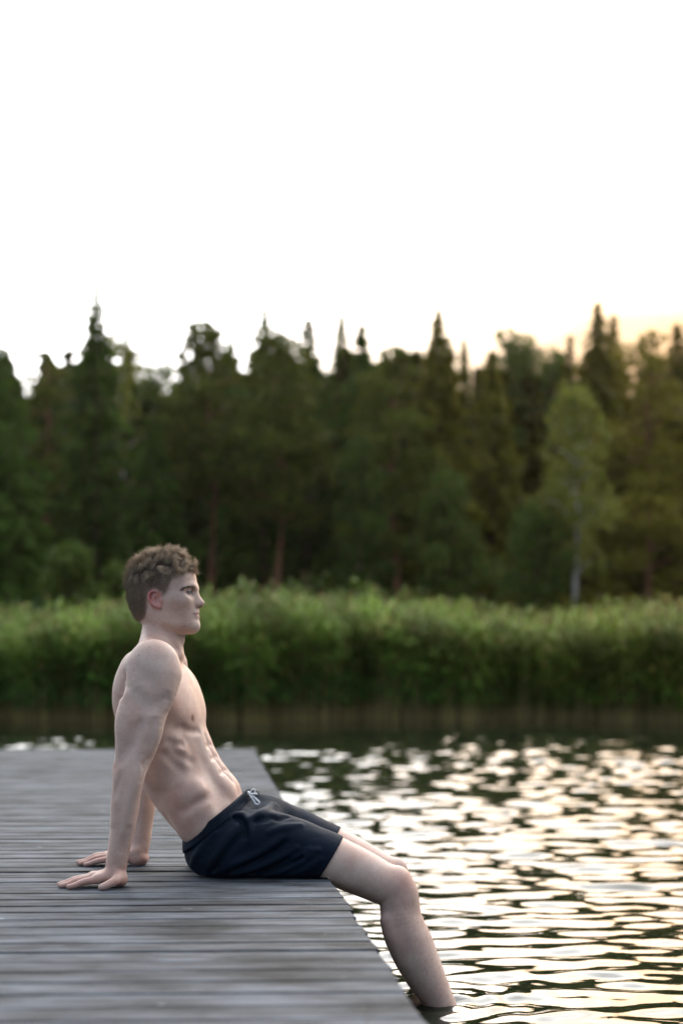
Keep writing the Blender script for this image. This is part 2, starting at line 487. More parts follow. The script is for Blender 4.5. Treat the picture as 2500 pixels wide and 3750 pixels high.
# ------------------------------------------------------------------ vegetation
def leaf_faces(rng, C, size, flat=0.0, droop=None):
    """one small bent leaf-clump (two triangles) at every centre C"""
    n = len(C)
    a = rng.normal(size=(n, 3)); a[:, 2] *= (1 - flat); a /= np.linalg.norm(a, axis=1)[:, None] + 1e-9
    if droop is not None:
        a = a * 0.55 + droop; a /= np.linalg.norm(a, axis=1)[:, None] + 1e-9
    b = rng.normal(size=(n, 3)); b -= (b * a).sum(1)[:, None] * a; b /= np.linalg.norm(b, axis=1)[:, None] + 1e-9
    s = (np.asarray(size) * rng.uniform(0.6, 1.3, n))[:, None]
    nrm = np.cross(a, b)
    v = np.stack([C - a * s, C + b * s * 0.5 + nrm * s * 0.15, C + a * s, C - b * s * 0.5 + nrm * s * 0.15], 1)
    i = np.arange(n)[:, None] * 4
    f = np.concatenate([i + np.array([[0, 1, 2]]), i + np.array([[0, 2, 3]])], 0)
    return v.reshape(-1, 3), f

def spruce_points(rng, h, base, rad, n, dz=1.0):
    """needle clumps along drooping whorled boughs"""
    C, D = [], []
    z = base * h
    lev = []
    while z < h * 0.997:
        t = (z - base * h) / (h * (1 - base))
        lev.append((z, t)); z += (0.30 + 0.22 * (1 - t)) * dz
    tot = sum((1 - t) ** 0.9 + 0.14 for _, t in lev)
    for z, t in lev:
        r = rad * ((1 - t) ** 0.82) * rng.uniform(0.75, 1.15) + 0.05
        nb = int(rng.integers(6, 9)) if t < 0.85 else 5
        cnt = max(7, int(n * ((1 - t) ** 0.9 + 0.14) / tot / nb))
        a0 = rng.uniform(0, 6.28)
        for k in range(nb):
            an = a0 + 6.283 * k / nb + rng.normal(0, 0.2)
            rr = r * rng.uniform(0.6, 1.1)
            s = rng.uniform(0.05, 1, cnt) ** 0.7
            wid = 0.30 * rr * (1.05 - s) + 0.05
            off = rng.normal(0, 1, cnt) * wid * 0.6
            zz = z + 0.16 * rr * s - 0.50 * rr * s ** 2 + rng.normal(0, 0.07, cnt) - np.abs(off) * 0.25
            C.append(np.stack([np.cos(an) * s * rr - np.sin(an) * off, np.sin(an) * s * rr + np.cos(an) * off, zz], 1))
            D.append(np.tile([np.cos(an), np.sin(an), -0.5], (cnt, 1)))
    return np.vstack(C), np.vstack(D)

def puff_points(rng, puffs, n):
    vol = np.array([p[3] ** 2 for p in puffs]); vol = vol / vol.sum()
    C = []
    for p, w in zip(puffs, vol):
        k = max(8, int(n * w))
        d = rng.normal(size=(k, 3)); d /= np.linalg.norm(d, axis=1)[:, None]
        r = rng.uniform(0.35, 1, k) ** 0.5
        q = d * r[:, None] * p[3]; q[:, 2] *= p[4]
        C.append(q + np.array(p[:3]))
    return np.vstack(C)

def make_tree(name, label, cat, loc, h, kind, rad, seed, n=2200, base=0.12, group='trees of the far shore', lean=0.0, tip=None):
    rng = np.random.default_rng(seed)
    t = bpy.data.objects.new(name, None); COL.objects.link(t); t.location = loc
    tag(t, label, cat, group)
    tr = MB()
    def bend(z): return lean * (z / h) ** 1.5 * h
    if kind == 'spruce':
        mt, mc = M_BARK_SPRUCE, M_SPRUCE
        r0 = 0.011 * h + 0.03
        tr.tube([(bend(z), 0, z) for z in (0, 0.3 * h, 0.7 * h, h)], [r0, r0 * 0.8, r0 * 0.35, 0.012], 7)
        C, D = spruce_points(rng, h, base, rad, n)
        V, Fc = leaf_faces(rng, C, 0.13 + 0.12 * np.clip((h - C[:, 2]) / (0.22 * h), 0, 1), 0.3, D * 0.9)
    elif kind == 'pine':
        mt, mc = M_BARK_PINE, M_PINE
        r0 = 0.012 * h + 0.02
        wob = rng.normal(0, 0.012 * h, 5); wob[0] = 0
        zs = [0, 0.28 * h, 0.55 * h, 0.8 * h, 0.97 * h]
        path = [(wob[i] + bend(zs[i]), 0.5 * wob[::-1][i], zs[i]) for i in range(5)]
        tr.tube(path, [r0, r0 * 0.85, r0 * 0.68, r0 * 0.4, 0.02], 8)
        puffs = []
        k = int(17 + 6 * rad)
        for i in range(k):
            f = base + (1 - base) * ((i + 0.5) / k)
            z = f * h
            env = rad * min(1.0, (1.06 - f) * 2.6) * (0.55 + 0.45 * min(1, (f - base) * 4))
            an = i * 2.4 + rng.normal(0, 0.4)
            rr = env * rng.uniform(0.35, 0.9)
            cx, cy = rr * math.cos(an) + bend(z), rr * math.sin(an)
            pr = rng.uniform(0.55, 0.95) * (0.4 + 0.5 * env / max(rad, 0.1)) * rad * 0.62
            pr = max(pr, 0.28)
            puffs.append((cx, cy, z, pr, 0.50))
            tr.tube([(bend(z), 0, z - 0.3 * rr), ((cx + bend(z)) * 0.5, cy * 0.5, z - 0.12), (cx, cy, z)], [0.05, 0.035, 0.015], 4)
        C = puff_points(rng, puffs, n)
        V, Fc = leaf_faces(rng, C, 0.17, 0.0)
    else:
        mt = M_BARK_BIRCH if kind == 'birch' else M_BARK_SPRUCE
        mc = M_BIRCH if kind == 'birch' else M_BROAD
        r0 = 0.008 * h + 0.02
        wob = rng.normal(0, 0.008 * h, 5); wob[0] = 0
        zs = [0, 0.3 * h, 0.55 * h, 0.8 * h, 0.98 * h]
        tr.tube([(wob[i] + bend(zs[i]), 0, zs[i]) for i in range(5)], [r0, r0 * 0.85, r0 * 0.6, r0 * 0.3, 0.012], 7)
        puffs = []
        k = 26
        for i in range(k):
            f = base + (1 - base) * ((i + 0.5) / k)
            z = f * h
            x = (f - base) / (1 - base)
            env = rad * (math.sin(math.pi * min(1, 0.12 + 0.86 * x)) ** 0.7)
            an = i * 2.4 + rng.normal(0, 0.5)
            rr = env * rng.uniform(0.15, 0.85)
            cx, cy = rr * math.cos(an) + bend(z), rr * math.sin(an)
            puffs.append((cx, cy, z - 0.15 * rr, max(0.3, rad * rng.uniform(0.30, 0.50)), 0.9))
            tr.tube([(bend(z), 0, z - 0.5 * rr - 0.2), (cx * 0.6, cy * 0.6, z - 0.1), (cx, cy, z - 0.05)], [0.035, 0.022, 0.008], 4)
        C = puff_points(rng, puffs, n)
        V, Fc = leaf_faces(rng, C, 0.15, 0.0, np.tile([0, 0, -0.45], (len(C), 1)))
    if loc[0] > 3.4 and kind in ('spruce', 'pine'): mc = M_SPRUCE_GLOWTINT if kind == 'spruce' else M_PINE_GLOWTINT  # right-hand conifers get the needles with painted-in glow
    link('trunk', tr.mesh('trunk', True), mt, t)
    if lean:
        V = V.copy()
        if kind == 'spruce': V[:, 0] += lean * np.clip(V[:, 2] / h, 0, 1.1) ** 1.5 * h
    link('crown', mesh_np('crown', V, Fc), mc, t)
    return t

def gz(y): return float(np.interp(y, [32, 40, 55, 80, 140], [0.20, 0.45, 0.7, 1.0, 1.4]))

def tree_at(px, top, Y, kind, rad, name, label, seed, **kw):
    X = (px - 1250) / F * Y
    h = EYE - (top - 2420) / F * Y - gz(Y)
    rad = rad * {'spruce': 1.55, 'pine': 1.35, 'birch': 1.2, 'broad': 1.3}[kind]
    if 'n' in kw: kw['n'] = int(kw['n'] * 1.5)
    else: kw['n'] = 3300
    return make_tree(name, label, kw.pop('cat', 'tree'), (X, Y, gz(Y) - 0.05), h, kind, rad, seed, **kw)

TREES = [
 # px, top, depth, kind, radius, name, label, extra
 (-35, 1150, 50, 'spruce', 2.3, 'spruce_tree', 'dark spruce cut off by the left edge of the picture', dict(n=3200)),
 (172, 1290, 57, 'pine', 1.5, 'pine_tree', 'short round-topped pine between the left-edge spruce and the tall spire', dict(base=0.2)),
 (352, 1040, 53, 'spruce', 2.0, 'spruce_tree', 'tall narrow spruce with the thin highest spire at left', dict(n=3200, base=0.06)),
 (446, 1205, 58, 'birch', 1.15, 'birch_tree', 'see-through birch crown touching the tall left spire', dict(n=900, base=0.35)),
 (582, 1320, 63, 'broad', 1.5, 'aspen_tree', 'pale low-topped tree in the dip above the man', dict(base=0.3)),
 (756, 1185, 52, 'pine', 1.75, 'pine_tree', 'pointed pine with long reddish trunk just right of the man\'s head', dict(base=0.50, n=2600)),
 (850, 1240, 58, 'spruce', 1.3, 'spruce_tree', 'thin spruce tucked between the two red-trunked pines', dict()),
 (968, 1122, 55, 'spruce', 1.6, 'spruce_tree', 'tall spruce standing left of the second red trunk', dict(n=2800)),
 (1015, 1215, 51, 'pine', 1.8, 'pine_tree', 'broad pine with reddish trunk, second to the right of the head', dict(base=0.46, n=2800)),
 (1128, 1145, 55, 'spruce', 1.5, 'spruce_tree', 'pointed spruce in the middle of the tree line with sunset behind', dict(n=2600)),
 (1250, 1128, 60, 'spruce', 1.2, 'spruce_tree', 'slender far spruce at the exact middle of the tree line', dict()),
 (1322, 1178, 54, 'spruce', 1.6, 'spruce_tree', 'spruce with blunt top right of the middle', dict(n=2600)),
 (1440, 1268, 52, 'pine', 1.7, 'pine_tree', 'wide flat-topped pine with rusty trunk right of the middle', dict(base=0.34, n=3000)),
 (1605, 1122, 53, 'spruce', 1.7, 'spruce_tree', 'tall sharp spruce left of the bright gap', dict(n=3000)),
 (1698, 1228, 61, 'spruce', 0.8, 'spruce_tree', 'thin sparse spruce standing in the bright gap', dict(n=900)),
 (1800, 1290, 54, 'spruce', 1.6, 'spruce_tree', 'dark spruce right of the bright gap', dict(n=2600)),
 (1878, 1208, 59, 'broad', 1.35, 'aspen_tree', 'full round-topped aspen right of the bright gap', dict(n=2800, base=0.2)),
 (2018, 1300, 60, 'broad', 1.1, 'aspen_tree', 'low leafy tree behind the birch crown', dict(base=0.25)),
 (2085, 1218, 56, 'spruce', 1.0, 'spruce_tree', 'narrow spruce rising straight above the birch', dict(n=1800)),
 (2188, 1092, 54, 'spruce', 1.7, 'spruce_tree', 'tallest spruce at right, left one of a pair', dict(n=3200)),
 (2242, 1148, 56, 'spruce', 1.5, 'spruce_tree', 'right-hand spruce of the tall pair at right', dict(n=2600)),
 (2378, 1232, 52, 'pine', 1.9, 'pine_tree', 'wide glow-tinted pine near the right edge', dict(base=0.12, n=3200)),
 (2478, 1168, 54, 'spruce', 1.8, 'spruce_tree', 'spruce cut off by the right edge of the picture', dict(n=3000)),
 (2105, 1420, 44, 'birch', 1.15, 'birch_tree', 'light green birch with slim pale trunk in front of the right-hand forest', dict(n=900, base=0.40)),
 (1322, 1610, 48, 'broad', 0.85, 'rowan_tree', 'small bluish-green leafy tree at mid height near the middle', dict(n=2000, base=0.1)),
 (1960, 1880, 44, 'broad', 1.3, 'rowan_tree', 'bushy low tree at the foot of the birch, on its left', dict(n=2200, base=0.05)),
 (1640, 1760, 48, 'broad', 1.15, 'rowan_tree', 'dark bushy tree below the bright gap', dict(n=2400, base=0.05)),
 (255, 2020, 37, 'broad', 0.85, 'shrub', 'yellow-green bush above the reeds left of the man\'s head', dict(n=1800, base=0.03, cat='bush')),
 (425, 2085, 38, 'broad', 0.6, 'shrub', 'smaller bush right behind the man\'s hair', dict(n=1200, base=0.03, cat='bush')),
 (560, 1500, 50, 'spruce', 1.6, 'spruce_tree', 'shorter spruce directly above the man\'s head', dict(n=2600)),
 (30, 1560, 46, 'spruce', 1.5, 'spruce_tree', 'shorter spruce low at the left edge', dict(n=2400)),
]
def build_trees():
    for i, (px, top, Y, kind, rad, name, label, kw) in enumerate(TREES):
        tree_at(px, top, Y, kind, rad, name, label, 100 + i, **kw)
build_trees()

def build_far_wood():
    """the closed wood behind and beside the trees one can tell apart: reads as one mass"""
    rng = np.random.default_rng(3)
    Vs, Fs, nb = [], [], 0
    for i in range(300):
        Y = rng.uniform(57, 92)
        X = rng.uniform(-62, 72) if i > 190 else rng.uniform(-0.27, 0.27) * Y
        px = 1250 + F * X / Y
        if -60 < px < 2560:
            top = rng.uniform(1290, 1440)
            if 1650 < px < 1750 or 60 < px < 150: top = rng.uniform(1440, 1520)
            elif 500 < px < 680: top = rng.uniform(1400, 1480)
            h = EYE - (top - 2420) / F * Y - gz(Y)
        else: h = rng.uniform(14, 19)
        C, D = spruce_points(rng, h, 0.02, rng.uniform(1.9, 3.0), 620, 2.0)
        v, f = leaf_faces(rng, C, 0.50, 0.3, D * 0.9)
        v = v + np.array([X, Y, gz(Y)])
        Vs.append(v); Fs.append(f + nb); nb += len(v)
    # undergrowth at the wood's edge
    n = 26000
    C = np.stack([rng.uniform(-40, 45, n), rng.uniform(41, 58, n), rng.uniform(0, 1, n) ** 1.6 * 2.6 + 0.4], 1)
    v, f = leaf_faces(rng, C, 0.24, 0.0)
    Vs.append(v); Fs.append(f + nb)
    nb += len(v)
    n = 30000
    C = np.stack([rng.uniform(-24, 26, n), rng.uniform(60, 78, n), rng.uniform(0, 1, n) * 10.0 + 0.4], 1)
    v, f = leaf_faces(rng, C, 0.42, 0.0)
    Vs.append(v); Fs.append(f + nb)
    Va = np.vstack(Vs)
    t = np.clip((Va[:, 0] / np.maximum(Va[:, 1], 1) + 0.20) / 0.42, 0, 1)[:, None]       # warm sunset flare painted into the foliage, growing towards the right
    col = np.array([[0.036, 0.076, 0.020]]) * (1 - t) + np.array([[0.150, 0.122, 0.015]]) * t
    o = link('far_wood', mesh_np('far_wood', Va, np.vstack(Fs), col=col), M_WOOD)
    tag(o, 'dark closed conifer wood filling the background behind single trees', 'forest', kind='stuff')
build_far_wood()

def build_reeds():
    rng = np.random.default_rng(11)
    n = 18800
    X = rng.uniform(-11.5, 12.5, n)
    X[-3300:] = rng.uniform(11.0, 19.0, 3300) * np.where(rng.uniform(0, 1, 3300) < 0.5, -1, 1)
    front = 24.0 + 0.35 * np.sin(0.7 * X) + 0.25 * np.sin(1.9 * X + 1) + 0.12 * np.sin(5.1 * X)
    dep = rng.uniform(0, 1, n) ** 1.35 * 8.0
    dep[:3600] = rng.uniform(-0.15, 0.55, 3600)                # leafy front fringe
    Y = front + dep
    H = 1.71 + 0.10 * np.sin(0.55 * X + 2.2) + 0.08 * np.sin(1.3 * X) + 0.06 * np.sin(3.1 * X + Y) + rng.normal(0, 0.16, n)
    H += 0.10 * np.clip(dep / 5, 0, 1) + 0.25 * np.exp(-((X + 1.0) / 1.3) ** 2) * 0.8
    H *= np.where(dep < 0.55, rng.uniform(0.45, 1.0, n), 1.0)
    az = rng.uniform(0, 6.283, n); ln = rng.uniform(0.02, 0.16, n)
    tx, ty = np.cos(az) * ln * H, np.sin(az) * ln * H
    Vs, Fs, Cs, nb = [], [], [], 0
    # stems: two crossed thin strips
    w = 0.015
    for d in ((w, 0), (0, w)):
        p0 = np.stack([X - d[0], Y - d[1], np.full(n, -0.35)], 1); p1 = np.stack([X + d[0], Y + d[1], np.full(n, -0.35)], 1)
        m0 = np.stack([X + tx * 0.25 - d[0], Y + ty * 0.25 - d[1], H * 0.5], 1); m1 = m0 + np.array([2 * d[0], 2 * d[1], 0])
        t0 = np.stack([X + tx, Y + ty, H], 1)
        V = np.stack([p0, p1, m1, m0, t0], 1).reshape(-1, 3)
        i = np.arange(n)[:, None] * 5
        f = np.concatenate([i + [0, 1, 2], i + [0, 2, 3], i + [3, 2, 4]], 0)
        stem = np.array([[0.58, 0.42, 0.23]] * 2 + [[0.15, 0.16, 0.055]] * 2 + [[0.20, 0.22, 0.07]])
        Vs.append(V); Fs.append(f + nb); nb += len(V)
        Cs.append(np.tile(stem, (n, 1)) * rng.uniform(0.6, 1.3, (n, 1)).repeat(5, 0))
    # long arching leaves
    L = 9
    for k in range(L):
        s = rng.uniform(0.10, 1.0, n) ** 0.9
        keep = rng.uniform(0, 1, n) < 0.92
        a = rng.uniform(0, 6.283, n); ll = rng.uniform(0.28, 0.55, n)
        bx, by, bz = X + tx * s ** 1.5, Y + ty * s ** 1.5, H * s
        dx, dy = np.cos(a), np.sin(a)
        wd = rng.uniform(0.013, 0.024, n)
        q0 = np.stack([bx, by, bz], 1)
        q1 = np.stack([bx + dx * ll * 0.45 - dy * wd, by + dy * ll * 0.45 + dx * wd, bz + ll * 0.42], 1)
        q2 = np.stack([bx + dx * ll * 0.45 + dy * wd, by + dy * ll * 0.45 - dx * wd, bz + ll * 0.42], 1)
        q3 = np.stack([bx + dx * ll * 0.98, by + dy * ll * 0.98, bz + ll * 0.22], 1)
        V = np.stack([q0, q1, q2, q3], 1)[keep].reshape(-1, 3)
        m = keep.sum(); i = np.arange(m)[:, None] * 4
        f = np.concatenate([i + [0, 1, 2], i + [1, 3, 2]], 0)
        Vs.append(V); Fs.append(f + nb); nb += len(V)
        tt = (s[keep])[:, None]
        c = np.array([[0.105, 0.225, 0.046]]) * (1 - tt) + np.array([[0.092, 0.148, 0.018]]) * tt
        old = rng.uniform(0, 1, (m, 1)) < 0.06
        c = np.where(old, np.array([[0.25, 0.21, 0.08]]), c) * rng.uniform(0.7, 1.25, (m, 1))
        xx, zz = X[keep], (H * s)[keep]
        patch = 1 + 0.34 * np.sin(2.1 * xx + 1.3 * np.sin(1.1 * xx)) * np.sin(4.0 * zz + 1.7 * xx) + 0.22 * np.sin(4.7 * xx + 2.0 * zz + 1.0)
        blue = np.clip(0.5 - xx * 0.16, 0, 1)[:, None] * (1 - tt)
        olive = np.clip(xx * 0.16 - 0.15, 0, 1)[:, None]  # warm light at the right painted into the leaf colour
        c = c * patch[:, None] * (1 - blue * np.array([[0.30, 0.0, -0.25]])) * (1 - olive * np.array([[-0.10, 0.12, 0.35]]))
        Cs.append(c.repeat(4, 0))
    # brownish plumes on some tops
    sel = rng.uniform(0, 1, n) < 0.12
    m = sel.sum()
    q = np.stack([X + tx, Y + ty, H], 1)[sel]
    a = rng.uniform(0, 6.283, m); d = np.stack([np.cos(a), np.sin(a), np.zeros(m)], 1)
    V = np.stack([q - [0, 0, 0.03], q + d * 0.03 + [0, 0, 0.10], q + d * 0.06 + [0, 0, 0.2], q - d * 0.02 + [0, 0, 0.11]], 1).reshape(-1, 3)
    i = np.arange(m)[:, None] * 4
    Vs.append(V); Fs.append(np.concatenate([i + [0, 1, 2], i + [0, 2, 3]], 0) + nb)
    Cs.append(np.tile([[0.13, 0.095, 0.06]], (4 * m, 1)))
    me = mesh_np('reed_bed', np.vstack(Vs), np.vstack(Fs), col=np.vstack(Cs))
    o = link('reed_bed', me, M_REED)
    tag(o, 'dense green reed bed with brown stems along the far shore', 'reeds', kind='stuff')
build_reeds()

# ------------------------------------------------------------------ implicit-surface modelling (bodies and cloth)
def unit(v): v = np.asarray(v, float); return v / np.linalg.norm(v)

def catmull(nodes, sub):
    nodes = np.asarray(nodes, float)
    if len(nodes) < 3 or sub <= 1: return nodes
    ext = np.vstack([2 * nodes[0] - nodes[1], nodes, 2 * nodes[-1] - nodes[-2]])
    out = []
    for i in range(1, len(ext) - 2):
        p0, p1, p2, p3 = ext[i - 1:i + 3]
        for s in range(sub):
            t = s / sub
            out.append(0.5 * (2 * p1 + (p2 - p0) * t + (2 * p0 - 5 * p1 + 4 * p2 - p3) * t * t + (3 * p1 - p0 - 3 * p2 + p3) * t ** 3))
    out.append(nodes[-1])
    return np.array(out)

class SDF:
    def __init__(s): s.ops = []
    def _add(s, fn, c, r, k, op): s.ops.append((fn, np.asarray(c, np.float32), float(r), float(k), op))
    def ell(s, c, r, k=0.02, axes=None, op='u'):
        c = np.asarray(c, np.float32); r = np.asarray(r, np.float32) * np.ones(3, np.float32)
        A = None if axes is None else np.asarray(axes, np.float32)        # rows = local axes
        def fn(p, bc=None, br=0.0):
            q = p - c
            if A is not None: q = q @ A.T
            q1 = q / r; k0 = np.sqrt((q1 * q1).sum(-1)) + 1e-6
            q2 = q1 / r; k1 = np.sqrt((q2 * q2).sum(-1)) + 1e-6
            return k0 * (k0 - 1) / k1
        s._add(fn, c, float(r.max()), k, op); return s
    def loft(s, nodes, k=0.02, lat=None, sub=4, op='u'):
        """nodes: rows (x, y, z, ra[, rb]); rb = radius along the lateral axis"""
        nd = np.asarray(nodes, float)
        if nd.shape[1] == 4: nd = np.hstack([nd, nd[:, 3:4]])
        nd = catmull(nd, sub).astype(np.float32)
        L = None if lat is None else np.asarray(unit(lat), np.float32)
        def seg(p, a, b):
            ab = b[:3] - a[:3]
            q = p - a[:3]
            t = np.clip(q @ ab / (ab @ ab + np.float32(1e-9)), 0, 1)
            q = q - t[..., None] * ab
            ra = a[3] + (b[3] - a[3]) * t
            if L is None: return np.sqrt((q * q).sum(-1)) - ra
            rb = a[4] + (b[4] - a[4]) * t
            ql = q @ L
            ql2 = ql * ql
            qf2 = np.maximum((q * q).sum(-1) - ql2, 0)
            ia, ib = 1 / (ra * ra), 1 / (rb * rb)
            k0 = np.sqrt(qf2 * ia + ql2 * ib) + 1e-6
            k1 = np.sqrt(qf2 * ia * ia + ql2 * ib * ib) + 1e-6
            return k0 * (k0 - 1) / k1
        def fn(p, bc=None, br=0.0):
            if bc is None:
                best = None
                for a, b in zip(nd[:-1], nd[1:]):
                    d = seg(p, a, b); best = d if best is None else np.minimum(best, d)
                return best
            D = np.stack([seg(bc, a, b) for a, b in zip(nd[:-1], nd[1:])], 1)
            lim = D.min(1) + 2.4 * br + 0.003
            best = np.full(p.shape[:2], 9.0, np.float32)
            for i, (a, b) in enumerate(zip(nd[:-1], nd[1:])):
                m = np.nonzero(D[:, i] < lim)[0]
                if len(m): best[m] = np.minimum(best[m], seg(p[m], a, b))
            return best
        lo, hi = (nd[:, :3] - nd[:, 3:5].max(1)[:, None]).min(0), (nd[:, :3] + nd[:, 3:5].max(1)[:, None]).max(0)
        s._add(fn, (lo + hi) / 2, np.linalg.norm(hi - lo) / 2, k, op); return s
    def raw(s, fn, c, r, k, op): s._add(fn, c, r, k, op); return s
    def eval(s, pts, bc, br):
        """pts (nb, m, 3) in blocks with centres bc and radius br"""
        out = np.full(pts.shape[:2], 0.5, np.float32)
        bc = np.asarray(bc, np.float32)
        for fn, c, r, k, op in s.ops:
            if op == 'i': sel = np.arange(len(pts))
            else:
                sel = np.nonzero(np.linalg.norm(bc - c, axis=1) < r + k + br + 0.02)[0]
                if len(sel) and br > 0:
                    dc = fn(bc[sel][:, None, :], None, 0.0)[:, 0]
                    sel = sel[dc < k + br * 1.35 + 0.012]
            if len(sel) == 0: continue
            d = fn(pts[sel], bc[sel], br).astype(np.float32); o = out[sel]
            if op == 'u':
                h = np.maximum(k - np.abs(o - d), 0) / k
                out[sel] = np.minimum(o, d) - h * h * k * 0.25
            elif op == 's':
                h = np.maximum(k - np.abs(o + d), 0) / k
                out[sel] = np.maximum(o, -d) + h * h * k * 0.25
            else:
                h = np.maximum(k - np.abs(o - d), 0) / k
                out[sel] = np.maximum(o, d) + h * h * k * 0.25
        return out
    def surface(s, lo, hi, h):
        """surface nets on the blocks near the zero level -> V, quads"""
        lo = np.asarray(lo, np.float32); hi = np.asarray(hi, np.float32)
        B = 8; bs = B * h
        nb = np.ceil((hi - lo) / bs).astype(int)
        gi = np.stack(np.meshgrid(*[np.arange(n) for n in nb], indexing='ij'), -1).reshape(-1, 3)
        cen = lo + (gi + 0.5) * bs
        f = s.eval(cen[:, None, :].astype(np.float32), cen, 0.0)[:, 0]
        # cells whose centre is within reach of the surface
        seed = np.abs(f) < bs * 0.8
        done = np.zeros(tuple(nb), bool)
        todo = gi[seed]
        done[tuple(todo.T)] = True
        g = np.arange(B + 1)
        loc = np.stack(np.meshgrid(g, g, g, indexing='ij'), -1).reshape(-1, 3)
        Vv, Kk, edges = [], [], []
        CH = 1500
        BIG = np.int64(1 << 20)
        def key(c): return (c[..., 0].astype(np.int64) * BIG + c[..., 1]) * BIG + c[..., 2]
        corners = np.array([[i, j, k] for i in (0, 1) for j in (0, 1) for k in (0, 1)])
        while len(todo):
            a, todo = todo[:CH], todo[CH:]
            base = a * B
            pts = lo + (base[:, None, :] + loc[None]) * np.float32(h)
            bc = lo + (a + 0.5) * bs
            val = s.eval(pts.astype(np.float32), bc, bs * 0.87).reshape(-1, B + 1, B + 1, B + 1)
            neg = val < 0
            # blocks the surface runs on into
            for ax in range(3):
                for side, sl in ((-1, 0), (1, B)):
                    fc = np.take(neg, sl, axis=ax + 1).reshape(len(a), -1)
                    x = fc.any(1) & ~fc.all(1)
                    nbk = a[x].copy(); nbk[:, ax] += side
                    nbk = nbk[(nbk >= 0).all(1) & (nbk < nb).all(1)]
                    nbk = nbk[~done[tuple(nbk.T)]]
                    if len(nbk):
                        nbk = np.unique(nbk, axis=0); done[tuple(nbk.T)] = True; todo = np.vstack([todo, nbk])
            cnt = sum(neg[:, i:i + B, j:j + B, k:k + B].astype(np.int8) for i, j, k in corners)
            ib, ix, iy, iz = np.nonzero((cnt > 0) & (cnt < 8))
            if len(ib) == 0: continue
            cv = np.stack([val[ib, ix + i, iy + j, iz + k] for i, j, k in corners], 1)
            acc = np.zeros((len(ib), 3), np.float32); w = np.zeros(len(ib), np.float32)
            for p in range(8):
                for q in range(p + 1, 8):
                    if np.abs(corners[p] - corners[q]).sum() != 1: continue
                    va, vb = cv[:, p], cv[:, q]
                    x = (va < 0) != (vb < 0)
                    t = np.where(x, va / np.where(x, va - vb, 1), 0)
                    pos = corners[p] + t[:, None] * (corners[q] - corners[p])
                    acc += np.where(x[:, None], pos, 0); w += x
            ci = base[ib] + np.stack([ix, iy, iz], 1)
            Vv.append(lo + (ci + acc / w[:, None]) * h); Kk.append(key(ci))
            # edges starting at this cell's low corner
            v0 = cv[:, 0] < 0
            for ax, cor in ((0, 4), (1, 2), (2, 1)):
                v1 = cv[:, cor] < 0
                x = v0 != v1
                edges.append((ax, ci[x], v0[x]))
        V = np.vstack(Vv); K = np.concatenate(Kk)
        od = np.argsort(K); Ks = K[od]
        def find(c):
            k = key(c); i = np.searchsorted(Ks, k); i = np.minimum(i, len(Ks) - 1)
            return np.where(Ks[i] == k, od[i], -1)
        quads = []
        for ax, c, inside in edges:
            u, v = (ax + 1) % 3, (ax + 2) % 3
            du = np.zeros(3, int); du[u] = 1; dv = np.zeros(3, int); dv[v] = 1
            q = np.stack([find(c), find(c - du), find(c - du - dv), find(c - dv)], 1)
            q[~inside] = q[~inside][:, ::-1]
            quads.append(q[(q >= 0).all(1)])
        Q = np.vstack(quads)
        return V, Q

def smooth_mesh(V, Q, it, w=None, lam=0.5, mu=-0.52):
    """Taubin smoothing; w = weight per vertex"""
    E = np.vstack([Q[:, [0, 1]], Q[:, [1, 2]], Q[:, [2, 3]], Q[:, [3, 0]]])
    n = len(V); V = V.astype(np.float32).copy()
    deg = np.bincount(E.ravel(), minlength=n).astype(np.float32)
    if w is None: w = np.ones(n, np.float32)
    w = w[:, None].astype(np.float32)
    for i in range(it):
        for f in (lam, mu) if mu else (lam,):
            S = np.stack([np.bincount(E[:, 0], V[E[:, 1], c], n) + np.bincount(E[:, 1], V[E[:, 0], c], n) for c in range(3)], 1)
            V += w * f * (S / np.maximum(deg, 1)[:, None] - V).astype(np.float32)
    return V

def hit(field, px, py, y0=3.95, y1=4.75, n=700):
    """first point of the field's surface behind photo pixel (px, py)"""
    Y = np.linspace(y0, y1, n)
    p = np.stack([(px - 1250) / F * Y, Y, EYE - (py - 2420) / F * Y], 1).astype(np.float32)
    f = field.eval(p.reshape(-1, 10, 3), p.reshape(-1, 10, 3).mean(1), 0.012).reshape(-1)
    i = int(np.argmax(f < 0))
    if not (f < 0).any(): return None
    t = f[i - 1] / (f[i - 1] - f[i] + 1e-9) if i > 0 else 0
    return p[max(i - 1, 0)] + t * (p[i] - p[max(i - 1, 0)])

# ------------------------------------------------------------------ the seated man
YM = 4.33                                   # depth of his middle plane
PSI = math.radians(10)
FWD = np.array([math.cos(PSI), -math.sin(PSI), 0.0])
RGT = np.array([-math.sin(PSI), -math.cos(PSI), 0.0])     # his right side, towards the camera
UPV = np.array([0, 0, 1.0])
def z1(x, y): return 350 + x / 3.136, 1950 + y / 3.136
def z2(x, y): return 350 + x / 2.6133, 2300 + y / 2.6133
def z3(x, y): return 150 + x / 1.96, 2750 + y / 1.96
def N(px, py, Y, *r): return list(P(px, py, Y)) + list(r)

